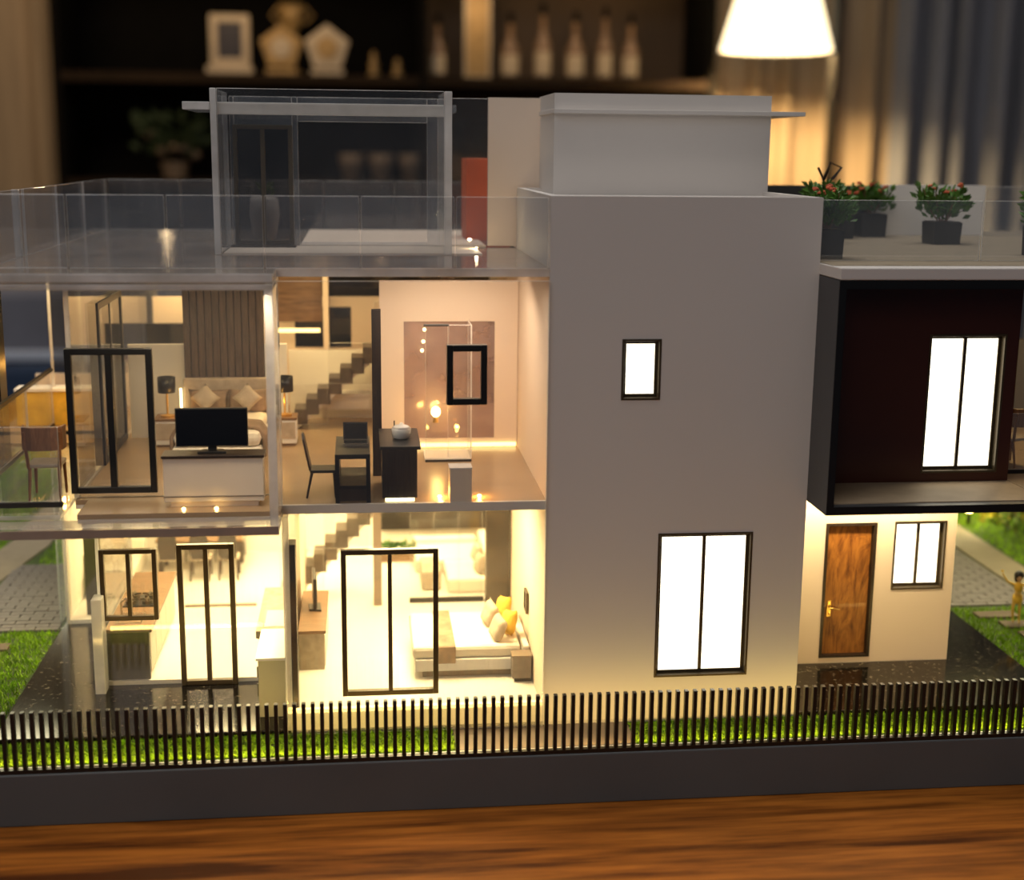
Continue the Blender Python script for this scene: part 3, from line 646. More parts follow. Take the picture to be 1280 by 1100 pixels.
# window frames set in the acrylic
window(A, 'tall_window', -4.15, -2.95, 4.36, 6.45, 1.5, .1, .09, .09, 'black', 'glass_clear', rec=0, fd=.1, label='tall black framed window in the projecting box')
window(A, 'bedroom_window', -.34, 1.06, 1.39, 3.61, .90, .1, .075, .06, 'bronze', 'glass_clear', rec=0, fd=.1, label='large dark framed window of the clear bedroom')
window(A, 'small_window', 1.18, 1.75, 5.71, 6.56, .88, .1, .09, 0, 'black', 'glass_clear', rec=0, fd=.12, label='small thick black window frame')
window(A, 'kitchen_window', -4.09, -3.22, 1.97, 3.12, 2.84, .1, .07, .06, 'bronze', 'glass_clear', rec=0, fd=.1, label='small square kitchen window')
window(A, 'kitchen_door', -2.91, -2.03, .86, 3.18, 2.84, .1, .08, .07, 'bronze', 'glass_clear', rec=0, fd=.1, label='narrow glazed kitchen door')
f = obj('balcony_door', MB().ring(3.6, 5.75, 4.29, 6.86, -4.2, -4.04, .11, 'yz').box(-4.18, -4.05, 4.62, 4.70, 4.39, 6.75), 'black', A, bev=.006, label='black framed sliding door to the balcony')
obj('pane', B(-4.13, -4.11, 3.68, 4.62, 4.38, 6.62), 'glass_clear', f); obj('pane', B(-4.13, -4.11, 4.70, 5.67, 4.38, 6.62), 'glass_clear', f)
# living room glass divider
obj('divider_track', B(.82, 2.2, 6.2, 6.27, 1.0, 1.09), 'black', A)
for k in range(3): obj('divider_pane', B(.84+k*.45, .84+(k+1)*.45-.02, 6.22, 6.25, 1.09, 4.1, 0, 1), ('glass_clear', 'acr_edge'), A)
# balcony balustrade
obj('balcony_rail', MB().box(-5.6, -5.54, .9, 7.1, 5.26, 5.32), 'black', A, label='black top rail running back along the balcony')
obj('balcony_rail', MB().box(-5.6, -5.54, .9, 7.1, 4.27, 4.33).box(-5.6, -4.2, 1.1, 1.16, 4.27, 4.34).box(-5.54, -4.2, 6.2, 6.26, 4.27, 4.33), 'black', A, label='black bottom rail of the balcony balustrade')
rail_y(A, 1.2, 7.0, -5.58, 4.33, 5.26, 3); rail_x(A, -5.5, -4.2, 1.12, 4.34, 5.42, 1)
# roof terrace railing
rail_x(A, -5.2, 2.6, .95, 7.62, 8.60, 6); rail_x(A, -4.95, 2.1, 10.05, 7.62, 8.60, 5); rail_y(A, 1.0, 10.05, -5.0, 7.62, 8.60, 4)
obj('railing_post', B(-5.06, -4.96, 2.9, 3.0, 7.62, 8.6), 'acr_edge', A)
# clear penthouse
for a in (('penthouse_front', (-2.12, 1.3, 3.4, 3.48, 7.62, 10.1)), ('penthouse_side', (-2.22, -2.12, 3.4, 5.2, 7.62, 10.1)), ('penthouse_side', (1.3, 1.42, 3.4, 5.2, 7.62, 10.1))):
    obj(a[0], B(*a[1], 0, 1), AT if 'side' in a[0] else AC, A)
pierced('penthouse_back', -2.1, 1.3, 7.62, 10.05, 5.2, 5.26, [(-2.03, -1.09, 7.67, 9.58), (-1.0, 1.12, 7.7, 9.66)], AT, A, 0, 1)
obj('penthouse_floor', B(-2.1, 1.9, 3.5, 5.2, 7.62, 7.64), 'paint_warm', A, label='pale penthouse floor')
obj('penthouse_beam', B(-2.12, 1.3, 3.48, 3.62, 9.72, 9.90), 'acr_edge', A)
obj('canopy', MB().box(-2.62, -2.22, 3.35, 5.2, 9.78, 9.90, 0, 1).box(-2.12, 1.3, 3.62, 5.2, 9.80, 9.88, 0, 1).box(1.42, 1.48, 3.4, 4.2, 9.78, 9.9), AT, A, label='clear canopy slab')
obj('terrace_sheet', B(1.5, 2.15, 5.3, 5.35, 7.64, 10.07, 0, 1), AC, A)
window(A, 'penthouse_door', -2.05, -1.09, 7.66, 9.60, 5.1, .1, .07, .07, 'bronze', 'glass_smoke', rec=0, fd=.1, label='dark framed glazed penthouse door')
obj('door_mat', B(-2.1, -1.05, 4.75, 5.1, 7.64, 7.66), 'dark_wood', A)
obj('terrace_floor', B(-1.0, 2.12, 5.32, 9.9, 7.62, 7.645), 'paint_warm', A, label='pale terrace floor behind the clear penthouse')
obj('led_bead', MB().ball((1.9, 4.6, 7.655), .03, .03, .012, 10, 6), 'led_soft', smooth=True, label='tiny glowing bead added on the clear roof to light the cream wall', cat='light')  # bead added as the source of the terrace fill
obj('terracotta_block', B(1.9, 2.7, 6.9, 8.0, 7.62, 9.08), 'red', label='terracotta red block on the clear roof beside the cream wall', cat='block', bev=.01)
t = thing('white_vase', 'white vase with a yellow green sprig behind the penthouse door', 'vase', (-1.62, 5.9, 7.62))
obj('vase', MB().lathe((-1.62, 5.9, 7.62), [(.12, 0), (.2, .15), (.26, .5), (.24, .75), (.2, .8)], 20), 'porcelain', t, smooth=True)
m = MB(); sprig(m, (-1.6, 5.9, 8.38), .22, 24, .1, 0, .03, .14); obj('foliage', m, 'hedge_leaf', t)

# ------------------------------------------------------------------ roof plants
def flower_pot(x, y, w_, h_, label, seed, ph=.55, pr=.42):
    random.seed(seed); z = 7.71
    t = thing('potted_plant', label, 'plant', (x, y, z), group='flower pots on the roof terrace', rotz=0)
    obj('pot', MB().prism([(-w_/2*.92+x, z), (w_/2*.92+x, z), (w_/2+x, z+h_), (-w_/2+x, z+h_)], 'y', y-w_/2, y+w_/2), 'pot_dark', t, bev=.01)
    obj('soil', B(x-w_/2+.03, x+w_/2-.03, y-w_/2+.03, y+w_/2-.03, z+h_-.01, z+h_+.012), 'dark_wood', t)
    m = MB()
    for k in range(13):
        a = k*.7+random.random(); rr = random.uniform(.1, 1)*pr; top = Vector((x+rr*math.cos(a), y+rr*math.sin(a), z+h_+ph*random.uniform(.45, .9)))
        m.tube([(x+rr*.2*math.cos(a), y+rr*.2*math.sin(a), z+h_), (x+rr*.6*math.cos(a), y+rr*.6*math.sin(a), z+h_+ph*.3), top], .011, 4, 1)
        sprig(m, (top.x, top.y, top.z-.3), .32, 22, .13, 0, .045, .18); sprig(m, (x+rr*.5*math.cos(a), y+rr*.5*math.sin(a), z+h_), ph*.5, 9, .1, 0, .045, .18)
    obj('foliage', m, ('leaf', 'brown_wood'), t)
    for k in range(8):
        a = k*.8+random.random()*.5; rr = random.uniform(.3, 1.0)*pr; c = (x+rr*math.cos(a), y+rr*math.sin(a), z+h_+ph*random.uniform(.8, 1.05))
        mb = MB()
        for q in range(5): mb.ball((c[0]+.03*math.cos(q*1.26), c[1]+.03*math.sin(q*1.26), c[2]+random.uniform(-.02, .02)), .026, .026, .022, 6, 4)
        obj('flower', mb, 'petal', t)
    return t
flower_pot(6.86, 1.78, .42, .42, 'potted plant with red flowers half hidden by the tower', 3, .62, .24)
flower_pot(9.55, 7.15, .5, .42, 'dim flower pot by the dark grey parapet', 4, .55, .38)
flower_pot(8.75, 6.6, .46, .42, 'flower pot half hidden behind the nearest pot, by the dark parapet', 8, .45, .3)
flower_pot(10.08, 5.1, .52, .38, 'orange flowered pot standing alone on the terrace before the white parapet', 5, .62, .40)
flower_pot(10.5, 2.3, .46, .46, 'flower pot cut by the frame at the far right of the terrace', 6, .58, .26)
t = thing('potted_tree', 'small potted shrub with a bent twig behind the tower parapet', 'plant', (7.93, 5.2, 7.71))
obj('pot', B(7.68, 8.18, 4.95, 5.45, 7.71, 8.2), 'pot_dark', t, bev=.01)
m = MB(); sprig(m, (7.93, 5.2, 8.2), .5, 120, .30, 0, .04, .17); m.tube([(7.98, 5.2, 8.2), (7.93, 5.2, 8.8), (7.83, 5.2, 9.0)], .02, 5, 1).tube([(7.93, 5.2, 8.8), (8.05, 5.2, 9.08), (8.25, 5.2, 9.0), (8.1, 5.2, 8.8)], .028, 5, 1)
obj('foliage', m, ('leaf', 'dark_wood'), t)

# ------------------------------------------------------------------ furniture, upper floor
F2 = 4.27
t = thing('media_console', 'white console with a dark top under the black television', 'console', (-2.08, 1.12, F2))
obj('body', B(-2.78, -1.40, .96, 1.30, F2+.08, 4.98), 'warm_lit_white', t, bev=.008); obj('plinth', B(-2.7, -1.48, 1.02, 1.28, F2, F2+.08), 'paint_warm', t)
obj('top', B(-2.80, -1.38, .93, 1.34, 4.98, 5.02), 'dark_wood', t, bev=.006); obj('groove', B(-2.78, -1.40, .953, .96, 4.42, 4.435), 'strip_brown', t)
for x in (-2.5, -2.05):
    obj('led_bead', MB().ball((x, .84, F2+.015), .025, .025, .02, 8, 5), 'led_bead', smooth=True, label=('small glowing bead before the white console, left one', 'small glowing bead before the white console, right one')[x > -2.2], cat='light', group='light beads by the console')
def tv(name, label, cx, y, z, w_, h_, rotz=0):
    t = thing(name, label, 'television', (cx, y, z), rotz=rotz)
    obj('screen', B(cx-w_/2+.02, cx+w_/2-.02, y-.03, y-.02, z+.11, z+.09+h_), 'screen', t)
    obj('casing', B(cx-w_/2, cx+w_/2, y-.02, y+.03, z+.09, z+.11+h_), 'black', t, bev=.01)
    obj('stand', MB().box(cx-.06, cx+.06, y-.01, y+.03, z+.03, z+.14).prism([(cx-.2, y-.1), (cx+.2, y-.1), (cx+.14, y+.1), (cx-.14, y+.1)], 'z', z, z+.03), 'black', t, bev=.004)
tv('television', 'black television standing on the white console', -2.11, 1.15, 5.02, 1.0, .53)
# bed
t = thing('double_bed', 'double bed with a brown throw below the wood slatted wall', 'bed', (-2.3, 4.2, F2))
obj('bed_base', B(-3.0, -1.6, 3.5, 5.5, F2, F2+.3), 'white', t, bev=.03); obj('mattress', B(-2.98, -1.62, 3.52, 5.46, F2+.3, F2+.55), 'fabric_white', t, bev=.1)
obj('headboard', B(-3.05, -1.55, 5.5, 5.64, F2, 5.36), 'fabric_beige', t, bev=.03)
prof = [(-3.06, F2+.1), (-3.06, F2+.45), (-2.95, F2+.6), (-2.3, F2+.66), (-1.65, F2+.6), (-1.54, F2+.45), (-1.54, F2+.1), (-1.60, F2+.1), (-1.60, F2+.4), (-1.7, F2+.55), (-2.3, F2+.6), (-2.9, F2+.55), (-3.0, F2+.4), (-3.0, F2+.1)]
obj('throw', MB().prism(prof, 'y', 3.7, 4.3), 'fabric_brown', t, bev=.02)
def cushion(label, c, w_, h_, th, rx, ry, rz, mat, group):
    mb = MB(); M = Matrix.Translation(Vector(c)) @ Matrix.Rotation(rz, 4, 'Z') @ Matrix.Rotation(rx, 4, 'X') @ Matrix.Rotation(ry, 4, 'Y'); mb.T = M
    n = 8; vs = []; 
    for sgn in (1, -1):
        for i in range(n+1):
            for j in range(n+1):
                u, v = i/n*2-1, j/n*2-1; q = max(0, (1-u**4)*(1-v**4))**.6
                pin = 1-.10*(abs(u*v)**.5*0+ (1-abs(u)**2)*abs(v)**6+(1-abs(v)**2)*abs(u)**6)
                vs.append((u*w_/2*pin, sgn*th/2*q, v*h_/2*pin))
    N1 = (n+1)**2; fs = []
    for s_ in range(2):
        for i in range(n):
            for j in range(n): a = s_*N1+i*(n+1)+j; fs.append((a, a+1, a+n+2, a+n+1))
    mb.add(vs, fs); o = obj('cushion', mb, mat, smooth=True, label=label, cat='cushion', group=group)
    bm = bmesh.new(); bm.from_mesh(o.data); bmesh.ops.remove_doubles(bm, verts=bm.verts, dist=1e-5); bmesh.ops.recalc_face_normals(bm, faces=bm.faces); bm.to_mesh(o.data); bm.free(); return o
cushion('pale diamond cushion on the left half of the slatted wall bed', (-2.63, 5.05, 5.10), .36, .36, .13, R(-12), R(45), 0, 'fabric_beige', 'cushions on the upstairs bed')
cushion('pale diamond cushion on the right half of the slatted wall bed', (-1.93, 5.05, 5.10), .36, .36, .13, R(-12), R(45), 0, 'fabric_beige', 'cushions on the upstairs bed')
cushion('brown pillow behind the left pale cushion', (-2.6, 5.3, 5.0), .68, .42, .15, R(-15), 0, 0, 'fabric_brown', 'cushions on the upstairs bed')
cushion('brown pillow behind the right pale cushion', (-1.95, 5.3, 5.0), .68, .42, .15, R(-15), 0, 0, 'fabric_brown', 'cushions on the upstairs bed')
t = thing('slatted_wall_panel', 'tall panel of vertical brown wood slats above the bed', 'wall panel', (-2.35, 5.65, 5.34))
obj('backing', B(-3.02, -1.67, 5.68, 5.72, 5.34, 7.3), 'black', t)
for k in range(11): obj('slat', B(-3.02+k*.1235, -3.02+k*.1235+.108, 5.60, 5.68, 5.34, 7.3), 'slat_wood', t, bev=.006)
def bed_lamp(x, y, z, label):
    t = thing('bedside_lamp', label, 'lamp', (x, y, z), group='bedside lamps')
    obj('stem', MB().lathe((x, y, z), [(.12, 0), (.12, .03), (.018, .05), (.018, .5)], 16), 'gold', t, smooth=False)
    s_ = obj('lamp_shade', MB().lathe((x, y, z), [(.15, .42), (.15, .68)], 20, caps=False), 'black', t, smooth=True); q = s_.modifiers.new('solid', 'SOLIDIFY'); q.thickness = .01*S
    obj('bulb', MB().ball((x, y, z+.5), .04, .04, .06), 'led_bead', t, smooth=True)
for x, lb in ((-3.28, 'left'), (-1.32, 'right')):
    t = thing('nightstand', 'low wooden nightstand %s of the upstairs bed' % lb, 'nightstand', (x, 5.2, F2)); obj('body', B(x-.2, x+.2, 5.0, 5.45, F2+.04, 4.72), 'white', t, bev=.01); obj('top', B(x-.21, x+.21, 4.98, 5.46, 4.72, 4.76), 'brown_wood', t); obj('plinth', B(x-.17, x+.17, 5.04, 5.42, F2, F2+.04), 'brown_wood', t); obj('drawer', B(x-.18, x+.18, 4.985, 5.0, 4.4, 4.68), 'fabric_beige', t)
    bed_lamp(x, 5.2, 4.76, 'black shaded gold table lamp %s' % ('between window and bed' if lb == 'left' else 'seen past the clear corner column'))
for x, lb in ((-3.08, 'left'), (-1.5, 'right')): obj('glow_strip', B(x-.02, x+.02, 5.44, 5.47, 4.76, 5.2), 'led', label='glowing strip at the %s end of the headboard' % lb, cat='light strip')
# rear television and cabinet
t = thing('rear_cabinet', 'pale cabinet with a wood top in the rear upstairs room', 'cabinet', (-3.9, 8.6, F2)); obj('body', B(-4.0, -3.3, 8.45, 8.85, F2, 5.27), 'paint_warm', t, bev=.01); obj('top', B(-4.02, -3.3, 8.4, 8.86, 5.27, 5.32), 'brown_wood', t)
for k in (0, 1): obj('door', B(-3.98+k*.34, -3.66+k*.34, 8.435, 8.45, 4.35, 5.22), 'interior', t)
tv('television', 'black television on the rear upstairs cabinet', -3.68, 8.6, 5.32, .86, .5)
t = thing('vanity_cabinet', 'warmly lit yellow cabinet in the upstairs annex behind the balcony', 'cabinet', (-5.3, 7.0, F2)); obj('body', B(-6.2, -4.5, 7.0, 7.4, F2, 4.9), 'yellow', t, bev=.02); obj('top', B(-6.22, -4.48, 6.98, 7.42, 4.9, 4.95), 'white', t); obj('tap', MB().tube([(-5.2, 7.3, 4.95), (-5.2, 7.3, 5.2), (-5.2, 7.15, 5.2)], .025), 'chrome', t)
point('vanity_light', (-5.3, 6.4, 5.5), .03, WARM2, .05)
# desk, laptop, chair
t = thing('writing_desk', 'black writing desk with open shelf beside the dark cabinet', 'desk', (-.15, 1.55, F2))
obj('desktop', B(-.40, .10, 1.02, 2.3, 4.92, 4.99), 'black', t, bev=.008); obj('side_panel', B(-.40, -.34, 1.04, 2.28, F2, 4.92), 'black', t); obj('side_panel', B(.04, .10, 1.04, 2.28, F2, 4.92), 'black', t)
obj('shelf', B(-.34, .04, 1.04, 2.2, 4.48, 4.53), 'black', t); obj('drawer', B(-.34, .04, 1.05, 1.1, F2+.03, 4.48), 'dark_wood', t)
t = thing('laptop', 'open black laptop on the writing desk', 'laptop', (-.1, 1.9, 4.99))
obj('keyboard_deck', B(-.29, .07, 1.66, 1.93, 4.99, 5.01), 'chrome', t, bev=.004)
mb = MB(); mb.T = Matrix.Translation((-.11, 1.94, 5.01)) @ Matrix.Rotation(R(-14), 4, 'X'); mb.box(-.18, .18, 0, .015, 0, .26); obj('lid', mb, 'black', t)
mb = MB(); mb.T = Matrix.Translation((-.11, 1.937, 5.01)) @ Matrix.Rotation(R(-14), 4, 'X'); mb.box(-.16, .16, -.002, 0, .02, .24); obj('screen', mb, 'screen', t)
def chair(name, label, loc, rotz, wood_, seat, sc_=1., group=None, wide=False):
    t = thing(name, label, 'chair', loc, rotz, group); x, y, z = loc; k = sc_
    def q(mb): mb.v = [Vector(loc)+v*k for v in mb.v]; return mb
    obj('seat', q(B(-.21, .21, -.21, .21, .42, .47)), seat, t, bev=.015*k)
    for sx in (-1, 1):
        obj('leg', q(MB().tube([(sx*.18, -.18, .42), (sx*.19, -.2, 0)], [.024, .016], 8)), wood_, t); obj('leg', q(MB().tube([(sx*.18, .18, .42), (sx*.19, .27, 0)], [.024, .016], 8)), wood_, t)
    if wide:
        mb = MB(); pts = [(-.24, .05), (-.22, .2), (-.1, .26), (.1, .26), (.22, .2), (.24, .05), (.27, .05), (.25, .23), (.12, .30), (-.12, .30), (-.25, .23), (-.27, .05)]
        mb.prism(pts, 'z', .66, .96); obj('backrest', q(mb), wood_, t, bev=.01)
        for sx in (-1, 1): obj('back_post', q(MB().tube([(sx*.19, .2, .42), (sx*.22, .26, .9)], .022, 8)), wood_, t)
    else:
        pts = [(-.17, .45), (-.2, .75), (-.17, .98), (-.08, 1.06), (.08, 1.06), (.17, .98), (.2, .75), (.17, .45)]
        mb = MB().prism(pts, 'y', .19, .225); mb.v = [Vector((v.x, v.y+(v.z-.45)*.2, v.z)) for v in mb.v]; obj('backrest', q(mb), wood_, t, bev=.008)
    return t
chair('desk_chair', 'dark slim chair pulled up to the black writing desk', (-.58, 1.55, F2), R(90), 'dark_wood', 'black', .88)
t = thing('low_cabinet', 'black grained cabinet with overhanging top and a glowing foot', 'cabinet', (.53, 1.7, F2))
obj('body', B(.27, .77, 1.1, 2.3, F2+.05, 5.04), 'dark_wood', t, bev=.006)
for k in range(7): obj('groove', B(.29+k*.07, .295+k*.07, 1.094, 1.1, F2+.08, 5.0), 'black', t)
obj('top', B(.24, .82, 1.04, 2.36, 5.04, 5.09), 'black', t, bev=.006); obj('foot_light', B(.31, .73, 1.12, 1.16, F2, F2+.045), 'led', t, label='glowing foot strip')
t = thing('lidded_pot', 'white lidded pot on the black cabinet', 'pot', (.56, 1.62, 5.09))
obj('bowl', MB().lathe((.56, 1.62, 5.09), [(.09, 0), (.13, .02), (.145, .14), (.135, .16)], 24), 'porcelain', t, smooth=True); obj('lid', MB().lathe((.56, 1.62, 5.09), [(.14, .155), (.1, .19), (.03, .205), (.025, .23), (.0, .24)], 24), 'porcelain', t, smooth=True)
obj('tray', B(.46, .66, 2.1, 2.25, 5.09, 5.12).tube([(.47, 2.2, 5.12), (.47, 2.2, 5.24)], .01, 6), 'black', label='small black tap fitting at the back of the cabinet', cat='tap')
t = thing('white_plinth', 'small white square pedestal with lights glowing on both sides', 'pedestal', (1.39, 1.15, F2)); obj('body', B(1.23, 1.55, 1.0, 1.3, F2, 4.76), 'warm_lit_white', t, bev=.008); obj('cap', B(1.225, 1.555, .995, 1.305, 4.76, 4.775), 'porcelain', t)
for x, lb in ((1.10, 'left'), (1.68, 'right')): obj('led_bead', MB().ball((x, 1.28, F2+.02), .03, .03, .02, 8, 5), 'led_bead', smooth=True, label='glowing bead on the floor %s of the white pedestal' % lb, cat='light')
t = thing('shower_screen', 'clear shower enclosure with thin edges before the bathroom wall', 'shower', (1.38, 3.9, F2))
obj('tray', B(1.0, 1.75, 3.63, 4.3, F2, F2+.05), 'white', t); obj('sill', B(1.0, 1.75, 3.6, 3.63, F2, F2+.035), 'black', t)
for k in range(2): obj('glass_panel', B(1.01+k*.37, 1.37+k*.37, 3.64, 3.67, F2+.05, 6.5, 0, 1), ('glass_clear', 'acr_edge'), t)
obj('glass_panel', B(1.73, 1.76, 3.64, 4.3, F2+.05, 6.5, 0, 1), ('glass_clear', 'acr_edge'), t); obj('shower_bar', MB().tube([(.98, 3.6, 6.5), (1.38, 3.6, 6.5)], .02, 6), 'black', t)
t = thing('glowing_bulb', 'bright star-like bulb glowing in front of the bathroom pane', 'light', (1.22, 4.5, 4.75)); obj('socket', MB().lathe((1.22, 4.5, 4.75), [(.05, 0), (.03, .1)], 10), 'gold', t); obj('bulb', MB().ball((1.22, 4.5, 4.93), .075, .075, .09), 'led_bead', t, smooth=True)
for k, z in enumerate((5.95, 6.1, 6.3)): obj('vanity_bulb', MB().ball((1.0+.02*k, 4.62, z), .03, .03, .03, 8, 6), 'led', smooth=True, label=('lowest', 'middle', 'topmost')[k]+' of the small warm bulbs above the shower bar', cat='light', group='bathroom wall bulbs')
t = thing('vanity_mirror', 'glowing white cabinet behind the staircase', 'cabinet', (-.3, 7.2, F2)); obj('body', B(-.75, .15, 6.95, 7.3, F2+.25, 4.75), 'white', t, bev=.02); obj('counter', B(-.8, .15, 6.9, 7.35, 4.75, 4.82), 'porcelain', t)
for k in range(3): obj('door', B(-.73+k*.29, -.46+k*.29, 6.93, 6.95, F2+.3, 4.7), 'interior', t)
# stairs
def stairs(label, x0, z0, dx, dz, n, y0, y1):
    t = thing('staircase', label, 'stairs', (x0+n*dx/2, (y0+y1)/2, z0))
    for k in range(n):
        a = x0+k*dx; b = z0+(k+1)*dz
        obj('tread', MB().box(a, a+dx*1.12, y0, y1, b-dz*1.55, b), 'tread_brown', t)
    pts = [(x0, z0)]
    obj('stringer', MB().prism([(x0+.1, z0), (x0+dx*1.2, z0), (x0+n*dx, z0+(n-1.3)*dz), (x0+n*dx, z0+(n-.6)*dz)], 'y', y0+.04, y1-.04), 'interior', t)
    for k in range(0, n+1, 4): obj('balustrade', B(x0+k*dx, x0+min(n, k+4)*dx-.02, y0-.03, y0-.005, z0+(k+.5)*dz, z0+(k+4.5)*dz, 0, 1) if k < n else B(x0+n*dx, x0+n*dx+.02, y0-.03, y0-.005, z0+n*dz, z0+n*dz+.8), ('glass_clear', 'acr_edge'), t)
stairs('upper brown stepped staircase climbing right behind the desk', -1.42, F2, .205, .185, 15, 6.4, 7.0)
stairs('ground floor brown stepped staircase climbing right towards the brown column', -1.55, 1.0, .205, .222, 14, 6.5, 7.1)

# ------------------------------------------------------------------ balcony chairs
chair('balcony_chair', 'brown wooden chair with a pale seat on the clear left balcony', (-4.52, 1.75, F2), R(182), 'chair_wood', 'fabric_beige', 1.12, 'balcony chairs', True)
chair('balcony_chair', 'brown wooden chair on the right balcony beyond the brown wall', (10.45, 2.6, 4.335), R(200), 'chair_wood', 'fabric_beige', 1.0, 'balcony chairs', True)
obj('balcony_rail', B(9.9, 14, 1.9, 1.95, 4.34, 4.40), 'black', H); rail_x(H, 9.92, 14.0, 1.9, 4.40, 5.3, 2)
obj('balcony_back_wall', B(9.88, 14.1, 6.0, 6.1, 4.34, 5.9), 'cool_grey', H)
point('right_balcony_light', (11.2, 3.5, 6.8), .12, WARM, .1)

# ------------------------------------------------------------------ furniture, ground floor
F0 = 1.0; FK = .93
t = thing('kitchen_counter', 'long kitchen counter with a dark end panel by the small square window', 'counter', (-3.7, 4.4, FK))
obj('worktop', B(-4.08, -3.36, 2.97, 6.0, 1.72, 1.78), 'brown_wood', t, bev=.006); obj('end_panel', B(-4.06, -3.41, 3.0, 3.06, FK, 1.72), 'olive_wood', t, label='dark olive brown end panel')
obj('body', B(-4.06, -3.42, 3.06, 5.95, FK+.07, 1.72), 'white', t)
for k in range(5): obj('door', B(-3.42, -3.40, 3.08+k*.575, 3.635+k*.575, FK+.09, 1.7), 'interior', t)
t = thing('gas_hob', 'black gas hob set on the kitchen counter', 'hob', (-3.7, 4.35, 1.78))
obj('plate', B(-3.98, -3.48, 4.05, 4.65, 1.78, 1.80), 'black', t, bev=.004)
for x, y in ((-3.86, 4.2), (-3.6, 4.2), (-3.86, 4.5), (-3.6, 4.5)): obj('burner', MB().lathe((x, y, 1.80), [(.09, 0), (.09, .05), (.05, .055), (.05, .08)], 12).box(x-.12, x+.12, y-.01, y+.01, 1.86, 1.885).box(x-.01, x+.01, y-.12, y+.12, 1.86, 1.885), 'bronze', t)
t = thing('kitchen_tap', 'thin chrome tap on the kitchen counter in front of the hob', 'tap', (-3.85, 3.5, 1.78)); obj('spout', MB().tube([(-3.9, 3.5, 1.78), (-3.9, 3.5, 2.05), (-3.82, 3.5, 2.12), (-3.72, 3.5, 2.05)], .018), 'chrome', t, smooth=True); obj('sink', MB().ring(-3.95, -3.55, 3.25, 3.75, 1.78, 1.79, .03, 'xy'), 'chrome', t)
t = thing('kitchen_cabinet', 'tall white cabinet with grey green front left of the stone partition', 'cabinet', (-1.4, 2.1, .83))
obj('body', B(-1.60, -1.19, 1.5, 2.75, .83, 1.76), 'cabinet_grey', t, bev=.01, label='grey green front and sides'); obj('top', B(-1.63, -1.18, 1.47, 2.76, 1.76, 1.80), 'porcelain', t)
obj('handle', MB().box(-1.625, -1.60, 1.6, 1.63, 1.45, 1.62).box(-1.625, -1.60, 1.6, 1.63, 1.15, 1.35), 'black', t)
t = thing('wooden_sideboard', 'light wood worktop with a white inset behind the tall white cabinet', 'counter', (-1.45, 3.9, FK))
obj('body', B(-1.70, -1.2, 3.05, 5.2, FK, 1.55), 'white', t); obj('worktop', B(-1.74, -1.19, 3.0, 5.25, 1.55, 1.68), 'fabric_beige', t, bev=.01, label='light wood worktop'); obj('inset', B(-1.62, -1.25, 3.2, 4.0, 1.68, 1.685), 'porcelain', t)
obj('splashback', B(-1.22, -1.19, 3.0, 5.2, 1.68, 3.4), 'fabric_beige', t)
obj('threshold', B(-3.3, -2.0, 6.48, 6.56, FK, FK+.03), 'strip_brown', label='brown threshold strip across the white kitchen floor', cat='threshold')
# dining set
t = thing('dining_table', 'wooden dining table at the rear of the kitchen', 'table', (-3.25, 8.9, FK)); obj('tabletop', B(-4.1, -2.4, 8.5, 9.3, 1.58, 1.64), 'brown_wood', t, bev=.02)
for x in (-4.0, -2.5):
    for y in (8.58, 9.22): obj('leg', B(x-.035, x+.035, y-.035, y+.035, FK, 1.58), 'dark_wood', t)
dl = ['dining chair at the near left of the table', 'dining chair at the near middle of the table', 'dining chair at the near right of the table', 'far side dining chair, left one', 'far side dining chair, middle one', 'far side dining chair, right one']
c0 = None
for i, (x, y, r_) in enumerate(((-3.8, 8.3, 180), (-3.2, 8.3, 180), (-2.65, 8.3, 180), (-3.8, 9.5, 0), (-3.2, 9.5, 0), (-2.65, 9.5, 0))):
    if c0 is None: c0 = chair('dining_chair', dl[0], (x, y, FK), R(r_), 'dark_wood', 'fabric_beige', .95, 'dining chairs')
    else: copy_tree(c0, (x, y, FK), dl[i], R(r_))
t = thing('pendant_lamp', 'small white pendant above the dining table', 'lamp', (-3.2, 8.9, 3.0)); obj('shade', MB().lathe((-3.2, 8.9, 3.0), [(.28, 0), (.1, .22), (.03, .26)], 18), 'porcelain', t, smooth=True); obj('cord', MB().tube([(-3.2, 8.9, 3.2), (-3.2, 8.9, 4.12)], .012, 6), 'black', t)
# annex sofa
t = thing('annex_sofa', 'white sofa in the annex at the far left of the ground floor', 'sofa', (-4.7, 8.2, FK)); obj('seat', B(-5.1, -4.4, 7.3, 9.2, FK, 1.3), 'fabric_white', t, bev=.04); obj('backrest', B(-5.22, -5.0, 7.3, 9.2, 1.3, 1.75), 'fabric_white', t, bev=.04); obj('armrest', B(-5.1, -4.4, 7.1, 7.3, FK, 1.5), 'fabric_white', t, bev=.04); obj('armrest', B(-5.1, -4.4, 9.2, 9.4, FK, 1.5), 'fabric_white', t, bev=.04)
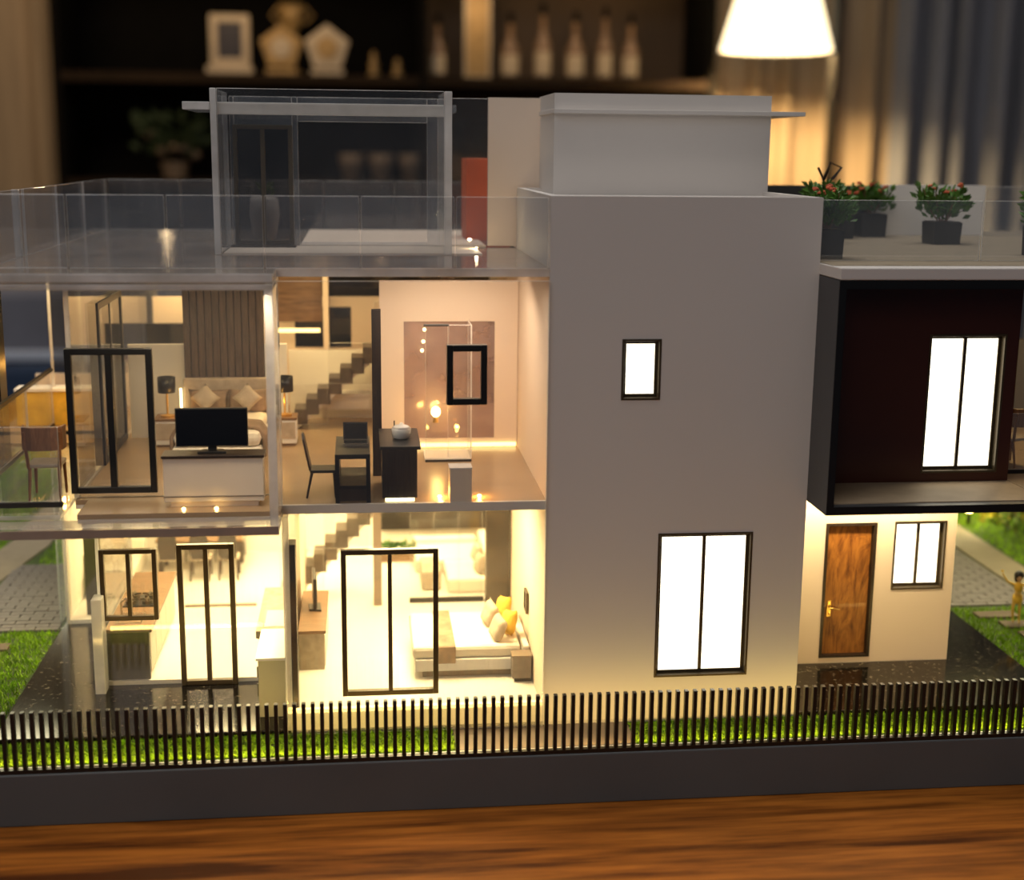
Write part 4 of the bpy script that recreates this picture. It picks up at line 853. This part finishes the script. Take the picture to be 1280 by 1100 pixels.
# bedroom
t = thing('white_bed', 'white bed with a taupe runner in the bright clear bedroom', 'bed', (1.65, 3.3, F0))
obj('bed_base', B(.78, 2.5, 2.45, 4.2, 1.12, 1.32), 'white', t, bev=.02); obj('kickboard', B(.9, 2.5, 2.55, 4.1, F0, 1.12), 'strip_brown', t); obj('mattress', B(.74, 2.46, 2.48, 4.18, 1.32, 1.52), 'fabric_white', t, bev=.06)
obj('runner', MB().box(1.14, 1.42, 2.46, 4.2, 1.50, 1.535).box(1.14, 1.42, 2.44, 2.47, 1.25, 1.53), 'fabric_brown', t, bev=.01, label='taupe velvet bed runner')
obj('headboard', B(2.50, 2.60, 2.47, 4.2, F0, 1.5), 'interior', t, bev=.02)
for i, (y, x, mt, lb) in enumerate(((2.75, 2.12, 'fabric_beige', 'beige cushion at the near side of the white bed'), (3.0, 2.32, 'yellow', 'mustard cushion behind the near beige one'), (3.45, 2.05, 'fabric_beige', 'beige cushion at the far side of the white bed'), (3.7, 2.3, 'yellow', 'mustard cushion behind the far beige one'))):
    cushion(lb, (x, y, 1.72), .40, .42, .17, R(-18), R(12*(-1)**i), R(-72), mt, 'cushions on the ground floor bed')
t = thing('nightstand', 'taupe block nightstand at the near side of the white bed', 'nightstand', (2.48, 2.3, F0)); obj('body', B(2.30, 2.60, 2.2, 2.46, 1.06, 1.42), 'fabric_grey', t, bev=.01); obj('top', B(2.29, 2.61, 2.19, 2.47, 1.42, 1.44), 'strip_brown', t); obj('foot', B(2.34, 2.6, 2.24, 2.42, F0, 1.06), 'black', t)
t = thing('picture', 'small dark framed picture on the white wall above the nightstand', 'picture', (2.6, 3.0, 1.95)); obj('frame', MB().ring(2.85, 3.15, 1.9, 2.25, 2.58, 2.62, .03, 'yz'), 'bronze', t); obj('canvas', B(2.6, 2.615, 2.88, 3.12, 1.93, 2.22), 'fabric_grey', t)
t = thing('dresser', 'cream low dresser along the stone partition', 'dresser', (-.82, 4, F0)); obj('body', B(-1.06, -.66, 3.0, 5.0, F0, 1.62), 'fabric_beige', t, label='cream wood body'); obj('top', B(-1.07, -.63, 2.96, 5.04, 1.62, 1.67), 'brown_wood', t, bev=.005)
for k in range(3): obj('drawer', B(-.66, -.645, 3.03+k*.66, 3.65+k*.66, 1.05, 1.58), 'interior', t)
tv('television', 'black television on the cream dresser, seen edge on', -.84, 4.1, 1.67, .7, .5, R(94))
# living room behind the divider
t = thing('white_sofa', 'large white sofa behind the glass divider', 'sofa', (1.9, 8.3, F0)); obj('seat', B(1.0, 2.55, 8.0, 9.2, F0, 1.28), 'fabric_white', t, bev=.05); obj('backrest', B(2.35, 2.6, 6.7, 9.4, F0, 1.5), 'fabric_white', t, bev=.05); obj('chaise', B(1.55, 2.3, 6.7, 8.0, F0, 1.28), 'fabric_white', t, bev=.05); obj('backrest', B(1.0, 2.3, 9.2, 9.45, F0, 1.38), 'fabric_white', t, bev=.05)
cushion('peach cushion on the white sofa nearest the glass divider', (2.2, 7.1, 1.47), .36, .38, .15, R(-15), 0, R(-75), 'fabric_beige', 'cushions on the white sofa')
cushion('peach cushion on the white sofa farther from the divider', (2.2, 7.8, 1.47), .36, .38, .15, R(-15), R(10), R(-75), 'fabric_beige', 'cushions on the white sofa')
obj('ottoman', B(1.08, 1.45, 6.9, 7.9, F0, 1.38), 'fabric_beige', bev=.04, label='beige upholstered ottoman before the white sofa', cat='ottoman')
t = thing('planter', 'long low planter with green leaves beyond the brown column', 'plant', (.65, 8.9, F0)); obj('trough', B(.3, 1.0, 8.8, 9.0, F0, 1.15), 'brown_wood', t, bev=.01); m = MB()
for k in range(8): sprig(m, (.35+k*.08, 8.9, 1.12), .25, 18, .08, 0, .03, .14)
obj('foliage', m, 'leaf', t)
for i, (x, y) in enumerate(((.9, 3), (.9, 6.8), (1.3, 9), (-2.6, 4.2), (-2.6, 7.6))):
    obj('ceiling_light', MB().lathe((x, y, 4.11), [(.12, -.02), (.12, .03)], 16), 'led_soft', label='round recessed light in the ceiling over ' + ('the white bed', 'the glass divider', 'the white sofa', 'the kitchen counter', 'the dining area')[i], cat='light')
